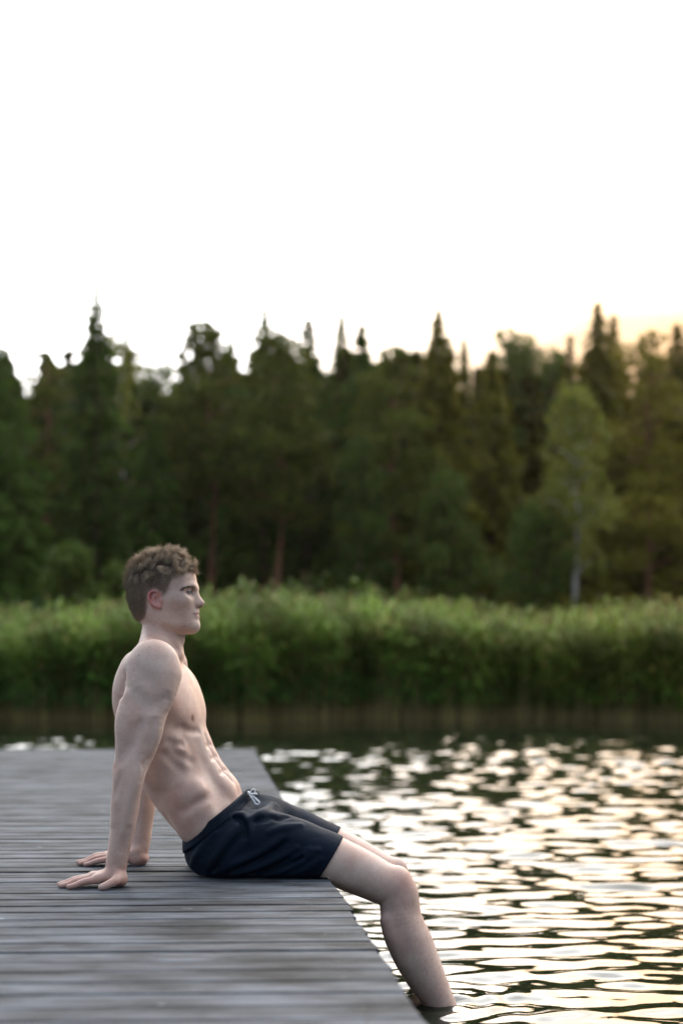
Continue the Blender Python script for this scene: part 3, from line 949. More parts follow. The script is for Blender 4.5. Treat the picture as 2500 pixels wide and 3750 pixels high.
# head frame: (u forward, w to his right, v up) in metres, from the profile close-up
HPSI = math.radians(4)
HF = np.array([math.cos(HPSI), -math.sin(HPSI), 0.0]); HR = np.array([-math.sin(HPSI), -math.cos(HPSI), 0.0])
HO = P(*z1(800, 900), YM)
HS = YM / F / 3.136
def hd(x, y, w=0.0): return HO + HF * ((x - 800) * HS) + UPV * ((900 - y) * HS) + HR * w
def hn(x, y, w=0.0): return hd(x + 760 * abs(w), y - 170 * w, w)       # keeps side features where the close-up shows them
def HN(x, y, w, *r): return list(hd(x, y, w)) + list(r)
def to_head(V):
    q = V - HO
    return 800 + (q @ HF) / HS, 900 - q[:, 2] / HS, q @ HR
HAX = np.array([HF, HR, UPV])
def tilt_axes(fw, rt, ang):
    """local axes (a, right, c) with a tilted up by ang in the forward/up plane"""
    a = fw * math.cos(ang) + UPV * math.sin(ang); c = np.cross(rt, a); c = -c if c[2] < 0 else c
    return np.array([a, rt, c])

def hand_near(b):
    def X(x, Y, z, r): return [(150 + x / 3.136 - 1250) / F * Y, Y, DECK + z, r]
    wrist = X(862, 4.06, 0.046, 0.022)
    fing = {
     'index': [X(650, 4.036, 0.0235, 0.0118), X(492, 4.020, 0.0190, 0.0098), X(395, 4.012, 0.0105, 0.0083), X(322, 4.008, 0.0072, 0.0070)],
     'middle': [X(612, 4.056, 0.0265, 0.0118), X(428, 4.042, 0.0195, 0.0098), X(312, 4.034, 0.0105, 0.0083), X(228, 4.030, 0.0072, 0.0070)],
     'ring': [X(600, 4.077, 0.0260, 0.0112), X(395, 4.068, 0.0190, 0.0093), X(290, 4.062, 0.0105, 0.0080), X(208, 4.058, 0.0070, 0.0067)],
     'little': [X(610, 4.098, 0.0215, 0.0105), X(455, 4.096, 0.0150, 0.0083), X(385, 4.094, 0.0095, 0.0072), X(322, 4.092, 0.0066, 0.0062)]}
    for f, nd in fing.items():
        w = [wrist[0] + (nd[0][1] - 4.06) * 0.1, 4.06 + (nd[0][1] - 4.06) * 0.45, wrist[2] - 0.004, 0.015]
        b.loft([w, nd[0]], k=0.012, sub=1)
        b.loft(nd, k=0.005, sub=4)
        b.ell([nd[0][0], nd[0][1], nd[0][2] + 0.004], [0.011, 0.009, 0.010], k=0.010)
    b.loft([X(900, 4.045, 0.030, 0.016), X(855, 4.012, 0.0235, 0.0135), X(768, 3.995, 0.0155, 0.0108), X(718, 3.990, 0.0105, 0.0100), X(692, 3.988, 0.0090, 0.0082)], k=0.009, sub=4)
    h = X(910, 4.052, 0.020, 0)[:3]
    b.ell(h, [0.022, 0.026, 0.0195], k=0.014)
    b.ell(X(915, 4.085, 0.018, 0)[:3], [0.022, 0.020, 0.017], k=0.014)
    b.ell(X(760, 4.065, 0.026, 0)[:3], [0.040, 0.033, 0.014], k=0.012)

def hand_far(b):
    def X(x, Y, z, r): return [(150 + x / 3.136 - 1250) / F * Y, Y, DECK + z, r]
    wrist = X(1110, 4.49, 0.048, 0.021)
    fing = [[X(800, 4.458, 0.0215, 0.0108), X(655, 4.452, 0.0175, 0.0088), X(575, 4.450, 0.0105, 0.0076), X(512, 4.449, 0.0068, 0.0064)],
            [X(790, 4.480, 0.0270, 0.0115), X(640, 4.476, 0.0235, 0.0095), X(530, 4.473, 0.0115, 0.0082), X(450, 4.472, 0.0070, 0.0068)],
            [X(785, 4.501, 0.0290, 0.0120), X(630, 4.500, 0.0260, 0.0098), X(520, 4.500, 0.0120, 0.0083), X(432, 4.500, 0.0072, 0.0070)],
            [X(790, 4.522, 0.0270, 0.0118), X(650, 4.526, 0.0220, 0.0097), X(560, 4.528, 0.0110, 0.0083), X(490, 4.530, 0.0072, 0.0070)]]
    for nd in fing:
        w = [wrist[0], 4.49 + (nd[0][1] - 4.49) * 0.5, wrist[2] - 0.006, 0.015]
        b.loft([w, nd[0]], k=0.012, sub=1); b.loft(nd, k=0.005, sub=4)
        b.ell([nd[0][0], nd[0][1], nd[0][2] + 0.003], [0.011, 0.009, 0.010], k=0.010)
    b.loft([X(1160, 4.515, 0.028, 0.015), X(1110, 4.545, 0.022, 0.0125), X(1030, 4.560, 0.0145, 0.0105), X(970, 4.566, 0.0088, 0.0083)], k=0.009, sub=4)
    b.ell(X(1120, 4.475, 0.019, 0)[:3], [0.028, 0.022, 0.0185], k=0.014)
    b.ell(X(1165, 4.505, 0.019, 0)[:3], [0.020, 0.022, 0.0185], k=0.014)
    b.ell(X(960, 4.49, 0.024, 0)[:3], [0.045, 0.034, 0.014], k=0.012)

def body_field():
    b = SDF()
    s = YM / F
    # ---- trunk
    tr = [(850, 3090, 4.365, 100, .155), (786, 2996, 4.36, 128, .150), (722, 2922, 4.35, 134, .145), (654, 2824, 4.34, 136, .147),
          (622, 2722, 4.335, 134, .158), (608, 2630, 4.33, 132, .168), (592, 2545, 4.33, 124, .168), (574, 2455, 4.33, 90, .145), (588, 2385, 4.33, 68, .100)]
    b.loft([N(x, y, Y, a * s, w) for x, y, Y, a, w in tr], k=0.03, lat=RGT, sub=5)
    # ---- neck
    b.loft([HN(700, 880, 0, .062, .058), HN(756, 1020, 0, .0580, .057), HN(764, 1140, 0, .0600, .059), HN(758, 1260, 0, .061, .063), HN(738, 1380, 0, .063, .080)], k=0.03, lat=HR, sub=4)
    b.ell(hd(968, 1228), [.0145, .011, .0165], k=0.016, axes=HAX)                       # larynx
    for sg in (1, -1):
        b.loft([HN(690, 930, sg * .050, .012), HN(800, 1120, sg * .048, .0125), HN(900, 1300, sg * .026, .0105), HN(950, 1400, sg * .012, .009)], k=0.020)
        b.loft([HN(690, 1190, sg * .022, .022), HN(700, 1300, sg * .085, .024), HN(690, 1350, sg * .150, .028)], k=0.035)   # trapezius
        b.loft([HN(925, 1430, sg * .014, .009), HN(880, 1380, sg * .08, .009), HN(790, 1320, sg * .155, .011)], k=0.022)   # collar bone
    # ---- back and chest
    for sg in (1, -1):
        Y = YM - sg * 0.10
        b.ell(P(512, 2515, YM) + RGT * sg * .100, [.038, .055, .095], k=0.05, axes=tilt_axes(FWD, RGT, math.radians(-4)))     # shoulder blade
        b.ell(P(572, 2680, YM) + RGT * sg * .122, [.056, .036, .150], k=0.06, axes=tilt_axes(FWD, RGT, math.radians(18)))     # side back muscle
        b.ell(P(664, 2566, YM) + RGT * sg * .082, [.037, .080, .076], k=0.035, axes=tilt_axes(FWD, RGT, math.radians(24)))    # chest muscle
        b.ell(P(632, 2505, YM) + RGT * sg * .110, [.032, .050, .055], k=0.035, axes=tilt_axes(FWD, RGT, math.radians(20)))
        # stomach muscles
        for (x, y), r in (((1030, 1050), .024), ((1078, 1165), .025), ((1140, 1280), .026), ((1225, 1410), .028), ((1320, 1520), .028)):
            b.ell(P(*z2(x, y), YM) + RGT * sg * .032 - FWD * 0.017, [r * 0.76, .029, r * 1.05], k=0.030, axes=tilt_axes(FWD, RGT, math.radians(32)))
        # saw muscle and ribs on the flank
        for (x, y), w in (((800, 1010), .135), ((745, 1105), .136), ((850, 1120), .120), ((700, 1210), .134), ((860, 1215), .116)):
            b.ell(P(*z2(x, y), YM) + RGT * sg * w, [.036, .015, .014], k=0.030, axes=tilt_axes(FWD, RGT, math.radians(-22)))
        # oblique above the hip and the fold beneath it
        b.ell(P(*z3(1130, 320), YM) + RGT * sg * .118, [.060, .030, .048], k=0.05, axes=tilt_axes(FWD, RGT, math.radians(26)))
        f = [z3(930, 425), z3(1030, 440), z3(1130, 405), z3(1215, 345), z3(1300, 300)]
        b.loft([list(P(x, y, YM) + RGT * sg * w) + [q] for (x, y), w, q in zip(f, (.152, .156, .154, .149, .137), (.006, .007, .007, .006, .003))], k=0.030, op='s')
        b.ell(P(*z3(1190, 500), YM) + RGT * sg * .108, [.060, .030, .055], k=0.05, axes=tilt_axes(FWD, RGT, math.radians(30)))
    # ---- near (right) arm
    def A(x, y, Y, ra, rb): return N(x, y, Y, ra, rb)
    arm = [A(562, 2465, 4.125, .064, .055), A(536, 2560, 4.105, .062, .052), A(513, 2650, 4.09, .060, .049), A(500, 2736, 4.08, .054, .045), A(484, 2796, 4.072, .0475, .042),
           A(473, 2830, 4.068, .0435, .040), A(466, 2885, 4.066, .0395, .038), A(460, 2954, 4.064, .0395, .037), A(451, 3030, 4.062, .0355, .033), A(441, 3080, 4.061, .0330, .030), A(434, 3125, 4.060, .0310, .026),
           A(427, 3165, 4.060, .0305, .0235), A(424, 3198, 4.060, .0295, .0220)]
    b.loft(arm, k=0.025, lat=(0, 1, 0), sub=3)
    b.ell(P(563, 2446, 4.115), [.077, .060, .083], k=0.026)                             # deltoid
    b.loft([N(600, 2480, 4.105, .046), N(590, 2545, 4.09, .042), N(572, 2610, 4.08, .030)], k=0.024)
    b.loft([N(505, 2450, 4.12, .042), N(520, 2520, 4.085, .034), N(548, 2590, 4.066, .012)], k=0.020)
    b.loft([N(560, 2600, 4.075, .022), N(556, 2670, 4.068, .0325), N(532, 2745, 4.066, .027), N(508, 2805, 4.070, .014)], k=0.020)    # biceps
    b.loft([N(478, 2560, 4.080, .028), N(466, 2640, 4.070, .0345), N(459, 2715, 4.066, .027), N(450, 2780, 4.066, .015)], k=0.018)    # triceps
    b.ell(P(436, 2812, 4.070), [.014, .013, .022], k=0.016)                             # elbow
    b.loft([N(520, 2790, 4.050, .013), N(496, 2860, 4.042, .023), N(474, 2950, 4.040, .019), N(455, 3040, 4.045, .012)], k=0.018)
    b.loft([N(434, 2840, 4.055, .010), N(436, 2920, 4.050, .017), N(428, 3010, 4.050, .013)], k=0.016)
    hand_near(b)
    # ---- far (left) arm
    arm = [A(600, 2455, 4.535, .062, .055), A(572, 2560, 4.545, .062, .052), A(550, 2680, 4.545, .060, .050), A(535, 2790, 4.54, .046, .042), A(530, 2850, 4.535, .042, .040), A(524, 2935, 4.53, .042, .040),
           A(517, 3020, 4.52, .037, .035), A(512, 3080, 4.505, .0345, .030), A(507, 3118, 4.49, .0315, .025), A(505, 3140, 4.49, .030, .023)]
    b.loft(arm, k=0.025, lat=(0, 1, 0), sub=3)
    b.ell(P(600, 2440, 4.535), [.074, .060, .080], k=0.03)
    hand_far(b)
    # ---- near leg
    leg = [N(865, 3100, 4.270, .074), N(1000, 3092, 4.262, .068), N(1140, 3122, 4.254, .0695), N(1206, 3145, 4.252, .0735), N(1330, 3200, 4.245, .068), N(1400, 3236, 4.238, .062), N(1446, 3262, 4.232, .0575),
           N(1462, 3318, 4.226, .0560), N(1474, 3380, 4.220, .0610), N(1500, 3450, 4.215, .0660), N(1530, 3520, 4.207, .0630), N(1562, 3585, 4.200, .0560), N(1598, 3650, 4.194, .0470), N(1640, 3730, 4.19, .0390), N(1676, 3800, 4.19, .034)]
    b.loft(leg, k=0.03, sub=4)
    b.ell(P(1464, 3222, 4.228), [.023, .030, .032], k=0.040)                            # kneecap
    b.ell(P(1497, 3290, 4.222), [.018, .024, .032], k=0.036)
    b.loft([N(1418, 3375, 4.192, .018), N(1444, 3440, 4.184, .024), N(1480, 3520, 4.180, .018)], k=0.026)        # calf
    b.loft([N(1676, 3800, 4.19, .040), N(1710, 3835, 4.19, .032), N(1790, 3850, 4.19, .022)], k=0.02)           # foot under water
    # ---- far leg
    leg = [N(865, 3090, 4.450, .074), N(1000, 3060, 4.46, .068), N(1196, 3106, 4.475, .073), N(1330, 3166, 4.478, .067), N(1400, 3200, 4.478, .061), N(1430, 3220, 4.476, .057),
           N(1450, 3280, 4.474, .056), N(1470, 3380, 4.470, .060), N(1514, 3490, 4.465, .055), N(1566, 3590, 4.46, .044), N(1606, 3680, 4.46, .036), N(1626, 3730, 4.46, .034)]
    b.loft(leg, k=0.03, sub=4)
    b.ell(P(1458, 3182, 4.470), [.025, .028, .032], k=0.022)
    b.loft([N(1626, 3730, 4.46, .038), N(1670, 3755, 4.46, .030), N(1740, 3765, 4.46, .022)], k=0.02)
    # ---- head
    h = SDF
    b.ell(hd(752, 560), [.0965, .0765, .084], k=0.02, axes=HAX)
    b.ell(hd(930, 560), [.0560, .064, .070], k=0.03, axes=HAX)                          # forehead
    b.ell(hd(620, 700), [.062, .066, .070], k=0.03, axes=HAX)                           # back of skull
    b.ell(hd(985, 810), [.0440, .0500, .078], k=0.03, axes=HAX)                         # middle face
    b.ell(hd(880, 880), [.0560, .0600, .070], k=0.03, axes=HAX)                         # cheeks to ear
    b.ell(hd(1040, 965), [.0320, .0360, .044], k=0.025, axes=HAX)                       # mouth region
    for sg in (1, -1):
        b.ell(hd(985, 775, sg * .049), [.030, .012, .014], k=0.030, axes=HAX)           # cheekbone
        b.loft([HN(775, 860, sg * .057, .014), HN(815, 995, sg * .053, .0145), HN(930, 1050, sg * .040, .0145), HN(1060, 1072, sg * .020, .014), HN(1118, 1078, 0, .0135)], k=0.022)  # jaw
        b.loft([HN(1140, 640, sg * .010, .0085), HN(1115, 628, sg * .030, .0085), HN(1050, 648, sg * .050, .007)], k=0.016)      # brow ridge
        b.ell(hd(1104, 692, sg * .0335), [.0165, .0170, .0120], k=0.016, axes=HAX, op='s')   # eye socket
        b.ell(hd(1076, 697, sg * .0325), [.0129, .0127, .0255], k=0.005, axes=HAX)          # lids
    b.ell(hd(1122, 1070), [.0165, .020, .0170], k=0.018, axes=HAX)                      # chin
    # nose
    b.loft([HN(1122, 655, 0, .0095), HN(1143, 705, 0, .0088), HN(1172, 755, 0, .0092), HN(1205, 800, 0, .0100), HN(1218, 812, 0, .0102)], k=0.012)
    b.loft([HN(1110, 700, 0, .012), HN(1130, 760, 0, .015), HN(1150, 815, 0, .0165)], k=0.014)
    for sg in (1, -1):
        b.ell(hd(1160, 826, sg * .0125), [.0125, .0062, .0085], k=0.006, axes=HAX)
        b.ell(hd(1192, 850, sg * .0068), [.0075, .0036, .0040], k=0.003, axes=HAX, op='s')
    # lips
    b.loft([HN(1108, 938, .024, .003), HN(1150, 922, .016, .0062), HN(1166, 916, .004, .0072), HN(1166, 916, -.004, .0072), HN(1150, 922, -.016, .0062), HN(1108, 938, -.024, .003)], k=0.008)
    b.loft([HN(1108, 944, .023, .003), HN(1150, 964, .014, .0066), HN(1168, 968, 0, .0076), HN(1150, 964, -.014, .0066), HN(1108, 944, -.023, .003)], k=0.008)
    b.loft([HN(1105, 942, .025, .0012), HN(1168, 943, .014, .0012), HN(1192, 942, 0, .0012), HN(1168, 943, -.014, .0012), HN(1105, 942, -.025, .0012)], k=0.0035, op='s')
    # ears
    for sg in (1, -1):
        w = sg * .0745
        b.ell(hn(690, 790, w), [.0185, .0050, .0265], k=0.008, axes=tilt_axes(HF, HR, math.radians(-14)))
        rim = [(735, 735), (705, 705), (655, 700), (618, 730), (612, 785), (640, 835), (690, 870), (735, 885)]
        b.loft([list(hn(x, y, w + sg * (.0075 if i not in (0, 7) else .002))) + [.0036] for i, (x, y) in enumerate(rim)], k=0.004)
        b.ell(hn(728, 872, w + sg * .003), [.0085, .0042, .0075], k=0.006, axes=HAX)
        b.loft([list(hn(690, 745, w + sg * .004)) + [.0028], list(hn(655, 790, w + sg * .005)) + [.003], list(hn(690, 840, w + sg * .004)) + [.0028]], k=0.004)
        b.ell(hn(712, 800, w + sg * .005), [.0075, .0055, .0105], k=0.004, axes=HAX, op='s')
        b.ell(hn(752, 815, w + sg * .000), [.0055, .0050, .0075], k=0.005, axes=HAX)
    return b

GROOVES = [   # creases between muscles: close-up frame, points, radius, softness
 (z2, [(395, 640), (455, 710), (520, 750), (600, 715), (690, 685)], .0022, .036),
 (z2, [(275, 430), (275, 520), (262, 600), (235, 670)], .0040, .018),
 (z2, [(440, 930), (380, 1050), (300, 1180), (245, 1260)], .0030, .036),
 (z2, [(560, 900), (540, 1010), (500, 1120)], .0026, .026),
 (z2, [(840, 950), (910, 985), (1000, 990)], .0030, .020),
 (z2, [(720, 1090), (780, 1120), (840, 1115)], .0024, .022),
 (z2, [(740, 1170), (820, 1235), (930, 1270)], .0026, .024),
 (z2, [(670, 1210), (720, 1260), (800, 1330)], .0024, .024),
 (z2, [(1060, 1030), (1105, 1150), (1150, 1240), (1215, 1345), (1300, 1450)], .0030, .018),
 (z2, [(1075, 1130), (1110, 1110)], .0030, .014),
 (z2, [(1120, 1250), (1165, 1225)], .0030, .014),
 (z2, [(1210, 1385), (1250, 1350)], .0030, .014),
 (z2, [(500, 1265), (465, 1320), (445, 1390), (440, 1450)], .0028, .014),
 (z3, [(580, 140), (565, 210), (540, 280), (525, 330)], .0030, .014),
 (z3, [(640, 560), (610, 640), (585, 720)], .0022, .016),
 (z1, [(600, 1175), (660, 1195), (720, 1230)], .0022, .008),
 (z1, [(830, 1120), (900, 1230), (945, 1330)], .0030, .024),
]
RIDGES = [
 (z3, [(700, 90), (715, 140), (705, 200)], .0022, .008),
]
def add_details(b):
    base = SDF(); base.ops = list(b.ops)
    for lst, op in ((GROOVES, 's'), (RIDGES, 'u')):
        for fr, pts, r, k in lst:
            nd = []
            c = catmull(np.array(pts, float), 2)
            for i, (x, y) in enumerate(c):
                h0 = hit(base, *fr(x, y))
                if h0 is None: continue
                e_ = 0.35 if i in (0, len(c) - 1) else 1.0
                off = (r * 0.45 + k / 4) * (-1 if op == 's' else 1)      # keeps the crease shallow
                nd.append([h0[0], h0[1] + off, h0[2], r * e_])
            if len(nd) > 1: b.loft(nd, k=k, sub=1, op=op)

BODY = body_field()
add_details(BODY)
VOX = 0.0029
def vnormals(V, Q):
    n = np.cross(V[Q[:, 2]] - V[Q[:, 0]], V[Q[:, 3]] - V[Q[:, 1]])
    N_ = np.stack([sum(np.bincount(Q[:, k], n[:, c], len(V)) for k in range(4)) for c in range(3)], 1)
    return N_ / (np.linalg.norm(N_, axis=1)[:, None] + 1e-12)

def in_poly(x, y, poly):
    r = np.zeros(len(x), bool); n = len(poly)
    for i in range(n):
        (xa, ya), (xb, yb) = poly[i], poly[(i + 1) % n]
        if ya == yb: continue
        c = ((ya > y) != (yb > y)) & (x < (xb - xa) * (y - ya) / (yb - ya) + xa)
        r ^= c
    return r

SCALP = [(1165, 440), (1120, 478), (1060, 470), (985, 478), (905, 497), (862, 545), (845, 620), (815, 720), (795, 745), (765, 705), (700, 672), (640, 672), (598, 715),
         (588, 800), (590, 900), (572, 990), (520, 1022), (300, 1060), (200, 100), (1300, 100)]

def spot(V, c, r): return np.exp(-(((V - np.asarray(c, np.float32)) ** 2).sum(1)) / (r * r))

def build_body():
    V, Q = BODY.surface((-0.99, 3.955, -0.32), (0.52, 4.66, 1.45), VOX)
    hx, hy, hw = to_head(V)
    head = (V[:, 2] > 1.0) & (hx > 540) & (hy < 1190)
    hand = (V[:, 2] < DECK + 0.06) & (V[:, 0] < -0.55)
    V = smooth_mesh(V, Q, 8, np.where(head | hand, 0.2, 1.0))
    on = (V[:, 2] < DECK + 0.004) & (V[:, 2] > DECK - 0.075) & (V[:, 0] < -0.035) & (V[:, 0] > -0.5)
    V[on, 2] = DECK + 0.004                       # flesh flattened by the boards
    hx, hy, hw = to_head(V)
    ix, iy = hx - 760 * np.abs(hw), hy + 170 * np.abs(hw)
    # skin colours, with ear glow and mouth shade painted in: redder ears, lips, nose, knees and fingers; brown nipples; small moles
    c = np.tile(np.array([[0.575, 0.430, 0.362]]), (len(V), 1))
    def mixc(w, col):
        nonlocal c
        w = np.clip(w, 0, 1)[:, None]; c = c * (1 - w) + np.array([col]) * w
    hs = V[:, 2] > 1.0
    mixc(hs * 0.30 * spot(V, hd(900, 850, .06), .030), (0.45, 0.265, 0.205))
    mixc(hs * 0.45 * spot(V, hd(900, 850, -.06), .030), (0.45, 0.265, 0.205))
    mixc(hs * 0.55 * spot(V, hd(1215, 810), .016), (0.47, 0.27, 0.235))
    for sg in (1, -1):
        ear = hs * np.clip((np.abs(hw) - .0715) / .006, 0, 1) * (hw * sg > 0) * (np.hypot((hx - 690 - 760 * .075) / 95, (hy - 785) / 125) < 1.15)
        mixc(ear * 0.7, (0.50, 0.205, 0.185))  # red of light shining through the ear, painted over its own pink
        mixc(ear * 0.65 * (hx < 690 + 20), (0.52, 0.15, 0.14))
    fl = np.clip((ix - 1116) / 75.0, 0, 1) ** 0.7
    up = (ix > 1118) & (iy > 942 - 24 * fl) & (iy <= 943); lo = (ix > 1118) & (iy > 943) & (iy < 945 + 40 * fl)
    mixc((hs & (up | lo)) * 0.7, (0.44, 0.235, 0.225))
    mixc(hs * (ix > 1112) * (ix < 1200) * 0.75 * np.exp(-((iy - 942) / 6.0) ** 2), (0.17, 0.075, 0.07))  # shade between the lips painted on, the modelled slit being too fine
    scalp = hs & in_poly(ix, iy, SCALP)
    sw = scalp.astype(np.float32)
    E_ = np.vstack([Q[:, [0, 1]], Q[:, [1, 2]]])
    dg = np.maximum(np.bincount(E_.ravel(), minlength=len(V)), 1)
    for _ in range(14):                                  # the hairline fades out
        sw = 0.4 * sw + 0.6 * (np.bincount(E_[:, 0], sw[E_[:, 1]], len(V)) + np.bincount(E_[:, 1], sw[E_[:, 0]], len(V))) / dg
    mixc(sw ** 1.3 * 0.85, (0.115, 0.080, 0.056))
    for px, py in ((706, 2629),):
        h0 = hit(BODY, px, py)
        if h0 is not None:
            mixc(1.6 * spot(V, h0, .0095), (0.235, 0.115, 0.085))
    mixc(1.6 * spot(V, P(735, 2628, YM) - RGT * .10, .010), (0.235, 0.115, 0.085))
    fing = hand & (V[:, 2] < DECK + 0.03)
    mixc(fing * 0.55, (0.50, 0.29, 0.24))
    mixc(hand * 0.35, (0.50, 0.31, 0.26))
    for k, r in ((P(1470, 3215, 4.20), .05), (P(436, 2812, 4.06), .03)):
        mixc(0.6 * spot(V, k, r), (0.50, 0.30, 0.24))
    for px, py in [z2(520, 183), z2(418, 255), z2(365, 402), z1(1080, 875), z1(1090, 1050), z1(1018, 1080), z1(1073, 538), z1(500, 1405), z1(675, 1065)]:
        h0 = hit(BODY, px, py)
        if h0 is not None: mixc(0.55 * spot(V, h0, .0021), (0.12, 0.06, 0.045))
    th = np.array([(150 + 698 / 3.136 - 1250) / F * 3.985, 3.978, DECK + 0.012])
    mixc(0.7 * spot(V, th, .0075), (0.50, 0.36, 0.33))
    return V, Q, c, sw

def skin_mat():
    m, n, l, b = new_mat('skin')
    at = n.new('ShaderNodeAttribute'); at.attribute_name = 'Col'
    g = n.new('ShaderNodeNewGeometry')
    n1 = n.new('ShaderNodeTexNoise'); n1.inputs['Scale'].default_value = 22; n1.inputs['Detail'].default_value = 4
    n2 = n.new('ShaderNodeTexNoise'); n2.inputs['Scale'].default_value = 160; n2.inputs['Detail'].default_value = 3
    l.new(g.outputs['Position'], n1.inputs['Vector']); l.new(g.outputs['Position'], n2.inputs['Vector'])
    r1 = ramp(n, [(0.33, (0.90, 0.82, 0.80)), (0.67, (1.07, 1.06, 1.05))]); l.new(n1.outputs['Fac'], r1.inputs['Fac'])
    r2 = ramp(n, [(0.35, (0.95, 0.94, 0.93)), (0.65, (1.04, 1.04, 1.04))]); l.new(n2.outputs['Fac'], r2.inputs['Fac'])
    def mulc(a, bb):
        x = n.new('ShaderNodeMix'); x.data_type = 'RGBA'; x.blend_type = 'MULTIPLY'; x.inputs['Factor'].default_value = 1.0
        l.new(a, x.inputs['A']); l.new(bb, x.inputs['B']); return x.outputs['Result']
    n4 = n.new('ShaderNodeTexNoise'); n4.inputs['Scale'].default_value = 6.5; n4.inputs['Detail'].default_value = 3
    l.new(g.outputs['Position'], n4.inputs['Vector'])
    r4 = ramp(n, [(0.36, (0.97, 0.88, 0.86)), (0.62, (1.03, 1.04, 1.04))]); l.new(n4.outputs['Fac'], r4.inputs['Fac'])
    c = mulc(mulc(mulc(at.outputs['Color'], r1.outputs['Color']), r2.outputs['Color']), r4.outputs['Color'])
    l.new(c, b.inputs['Base Color'])
    b.inputs['Roughness'].default_value = 0.56
    b.inputs['Specular IOR Level'].default_value = 0.40
    b.inputs['Subsurface Weight'].default_value = 0.07
    b.inputs['Subsurface Radius'].default_value = (1.0, 0.35, 0.2)
    b.inputs['Subsurface Scale'].default_value = 0.008
    bp = n.new('ShaderNodeBump'); bp.inputs['Strength'].default_value = 0.12; bp.inputs['Distance'].default_value = 0.002
    n3 = n.new('ShaderNodeTexNoise'); n3.inputs['Scale'].default_value = 420; n3.inputs['Detail'].default_value = 2
    l.new(g.outputs['Position'], n3.inputs['Vector'])
    l.new(n3.outputs['Fac'], bp.inputs['Height']); l.new(bp.outputs['Normal'], b.inputs['Normal'])
    return m

BV, BQ, BC, SCALPW = build_body()
person = link('person', mesh_np('person', BV, BQ, True, BC), skin_mat())
tag(person, 'shirtless man in navy shorts sitting on the dock edge, leaning back on his hands', 'person')

# ------------------------------------------------------------------ swim shorts
def plane_fn(pt, nrm):
    pt = np.asarray(pt, np.float32); nrm = np.asarray(unit(nrm), np.float32)
    return lambda p, bc=None, br=0.0: (p - pt) @ nrm
WA, WB = P(660, 3082, 4.36), P(899, 2897, 4.36)                      # waist line, back and front
WAX = unit(WB - WA)
WN = np.array([-WAX[2], 0, WAX[0]])                                  # points up along the trunk
def shorts_field(full=True):
    b = SDF(); s = 4.36 / F
    b.loft([N(762, 2962, 4.36, 138 * s, .166), N(790, 2998, 4.36, 139 * s, .171), N(838, 3072, 4.363, 128 * s, .180), N(868, 3112, 4.365, 108 * s, .178)], k=0.03, lat=(0, 1, 0), sub=4)
    for sg, Y in ((1, 4.262), (-1, 4.458)):
        b.ell(P(798, 3120, Y), [.100, .095, .084], k=0.03)
    near = [N(855, 3092, 4.268, .096), N(960, 3075, 4.262, .090), N(1070, 3096, 4.256, .084), N(1140, 3122, 4.252, .081), N(1206, 3145, 4.250, .0785), N(1330, 3205, 4.246, .0785)]
    far = [N(855, 3080, 4.452, .096), N(960, 3030, 4.458, .090), N(1070, 3052, 4.466, .084), N(1130, 3078, 4.470, .081), N(1196, 3106, 4.474, .079), N(1330, 3168, 4.476, .079)]
    sn = unit(P(1330, 3205, 4.246) - P(1140, 3122, 4.252)); sf = unit(P(1330, 3168, 4.476) - P(1130, 3078, 4.470))
    hn_ = P(1206, 3145, 4.250); hf_ = P(1192, 3104, 4.474)
    def sleeve(nodes, pt, nrm):
        t = SDF(); t.loft(nodes, k=0.02, sub=4)
        cyl = t.ops[0][0]; pl = plane_fn(pt, nrm)
        return lambda p, bc=None, br=0.0: np.maximum(cyl(p, None, 0.0), pl(p))
    near_n = unit(np.array([0.85, 0.0, -0.53])); far_n = unit(np.array([0.80, 0.0, -0.60]))
    b.raw(sleeve(near, hn_, near_n), P(1010, 3100, 4.26), .26, 0.025, 'u')
    b.raw(sleeve(far, hf_, far_n), P(1010, 3060, 4.46), .26, 0.025, 'u')
    b.loft([N(860, 3150, 4.245, .055), N(1000, 3160, 4.240, .055), N(1120, 3168, 4.238, .050)], k=0.03)
    b.loft([N(860, 3130, 4.46, .055), N(1000, 3120, 4.47, .055), N(1110, 3130, 4.47, .050)], k=0.03)
    b.ell(P(972, 2990, 4.385), [.062, .075, .052], k=0.045)              # cloth standing up over the lap
    b.loft([N(905, 2935, 4.40, .03), N(985, 2958, 4.41, .032), N(1040, 2985, 4.43, .028)], k=0.03)
    return b, (hn_, near_n, hf_, far_n)

SH, HEMS = shorts_field()
def zq(x, y): return 600 + x / 2.24, 2800 + y / 2.24
FOLDS = [  # ridges of cloth, photo close-up coordinates, radius
 ([(345, 905), (400, 800), (470, 690), (560, 560), (640, 470)], .0081),
 ([(420, 890), (560, 820), (740, 745), (900, 655), (960, 600)], .0081),
 ([(560, 905), (760, 850), (940, 770), (1090, 690)], .0074),
 ([(700, 925), (880, 870), (1060, 790), (1200, 700)], .0068),
 ([(860, 560), (980, 520), (1120, 500)], .0081),
 ([(960, 880), (1120, 800), (1260, 700)], .0054),
 ([(1050, 900), (1180, 850), (1280, 780)], .0054),
 ([(540, 432), (600, 415), (650, 420), (685, 470), (697, 540), (695, 620)], .0081),
 ([(690, 470), (740, 440), (800, 400), (860, 370), (900, 330)], .0108),
 ([(230, 840), (260, 760), (330, 660), (420, 560)], .0061),
]
VALLEYS = [
 ([(380, 880), (470, 780), (560, 670), (660, 560)], .0047),
 ([(560, 870), (740, 800), (900, 715), (1000, 640)], .0043),
 ([(640, 915), (840, 860), (1020, 775)], .0038),
 ([(580, 440), (630, 460), (665, 520), (675, 600)], .0074),
 ([(760, 470), (830, 450), (880, 430), (940, 445), (1010, 430)], .0081),
 ([(780, 915), (960, 850), (1140, 760)], .0034),
]
base_ops = list(SH.ops)
B0 = SDF(); B0.ops = base_ops
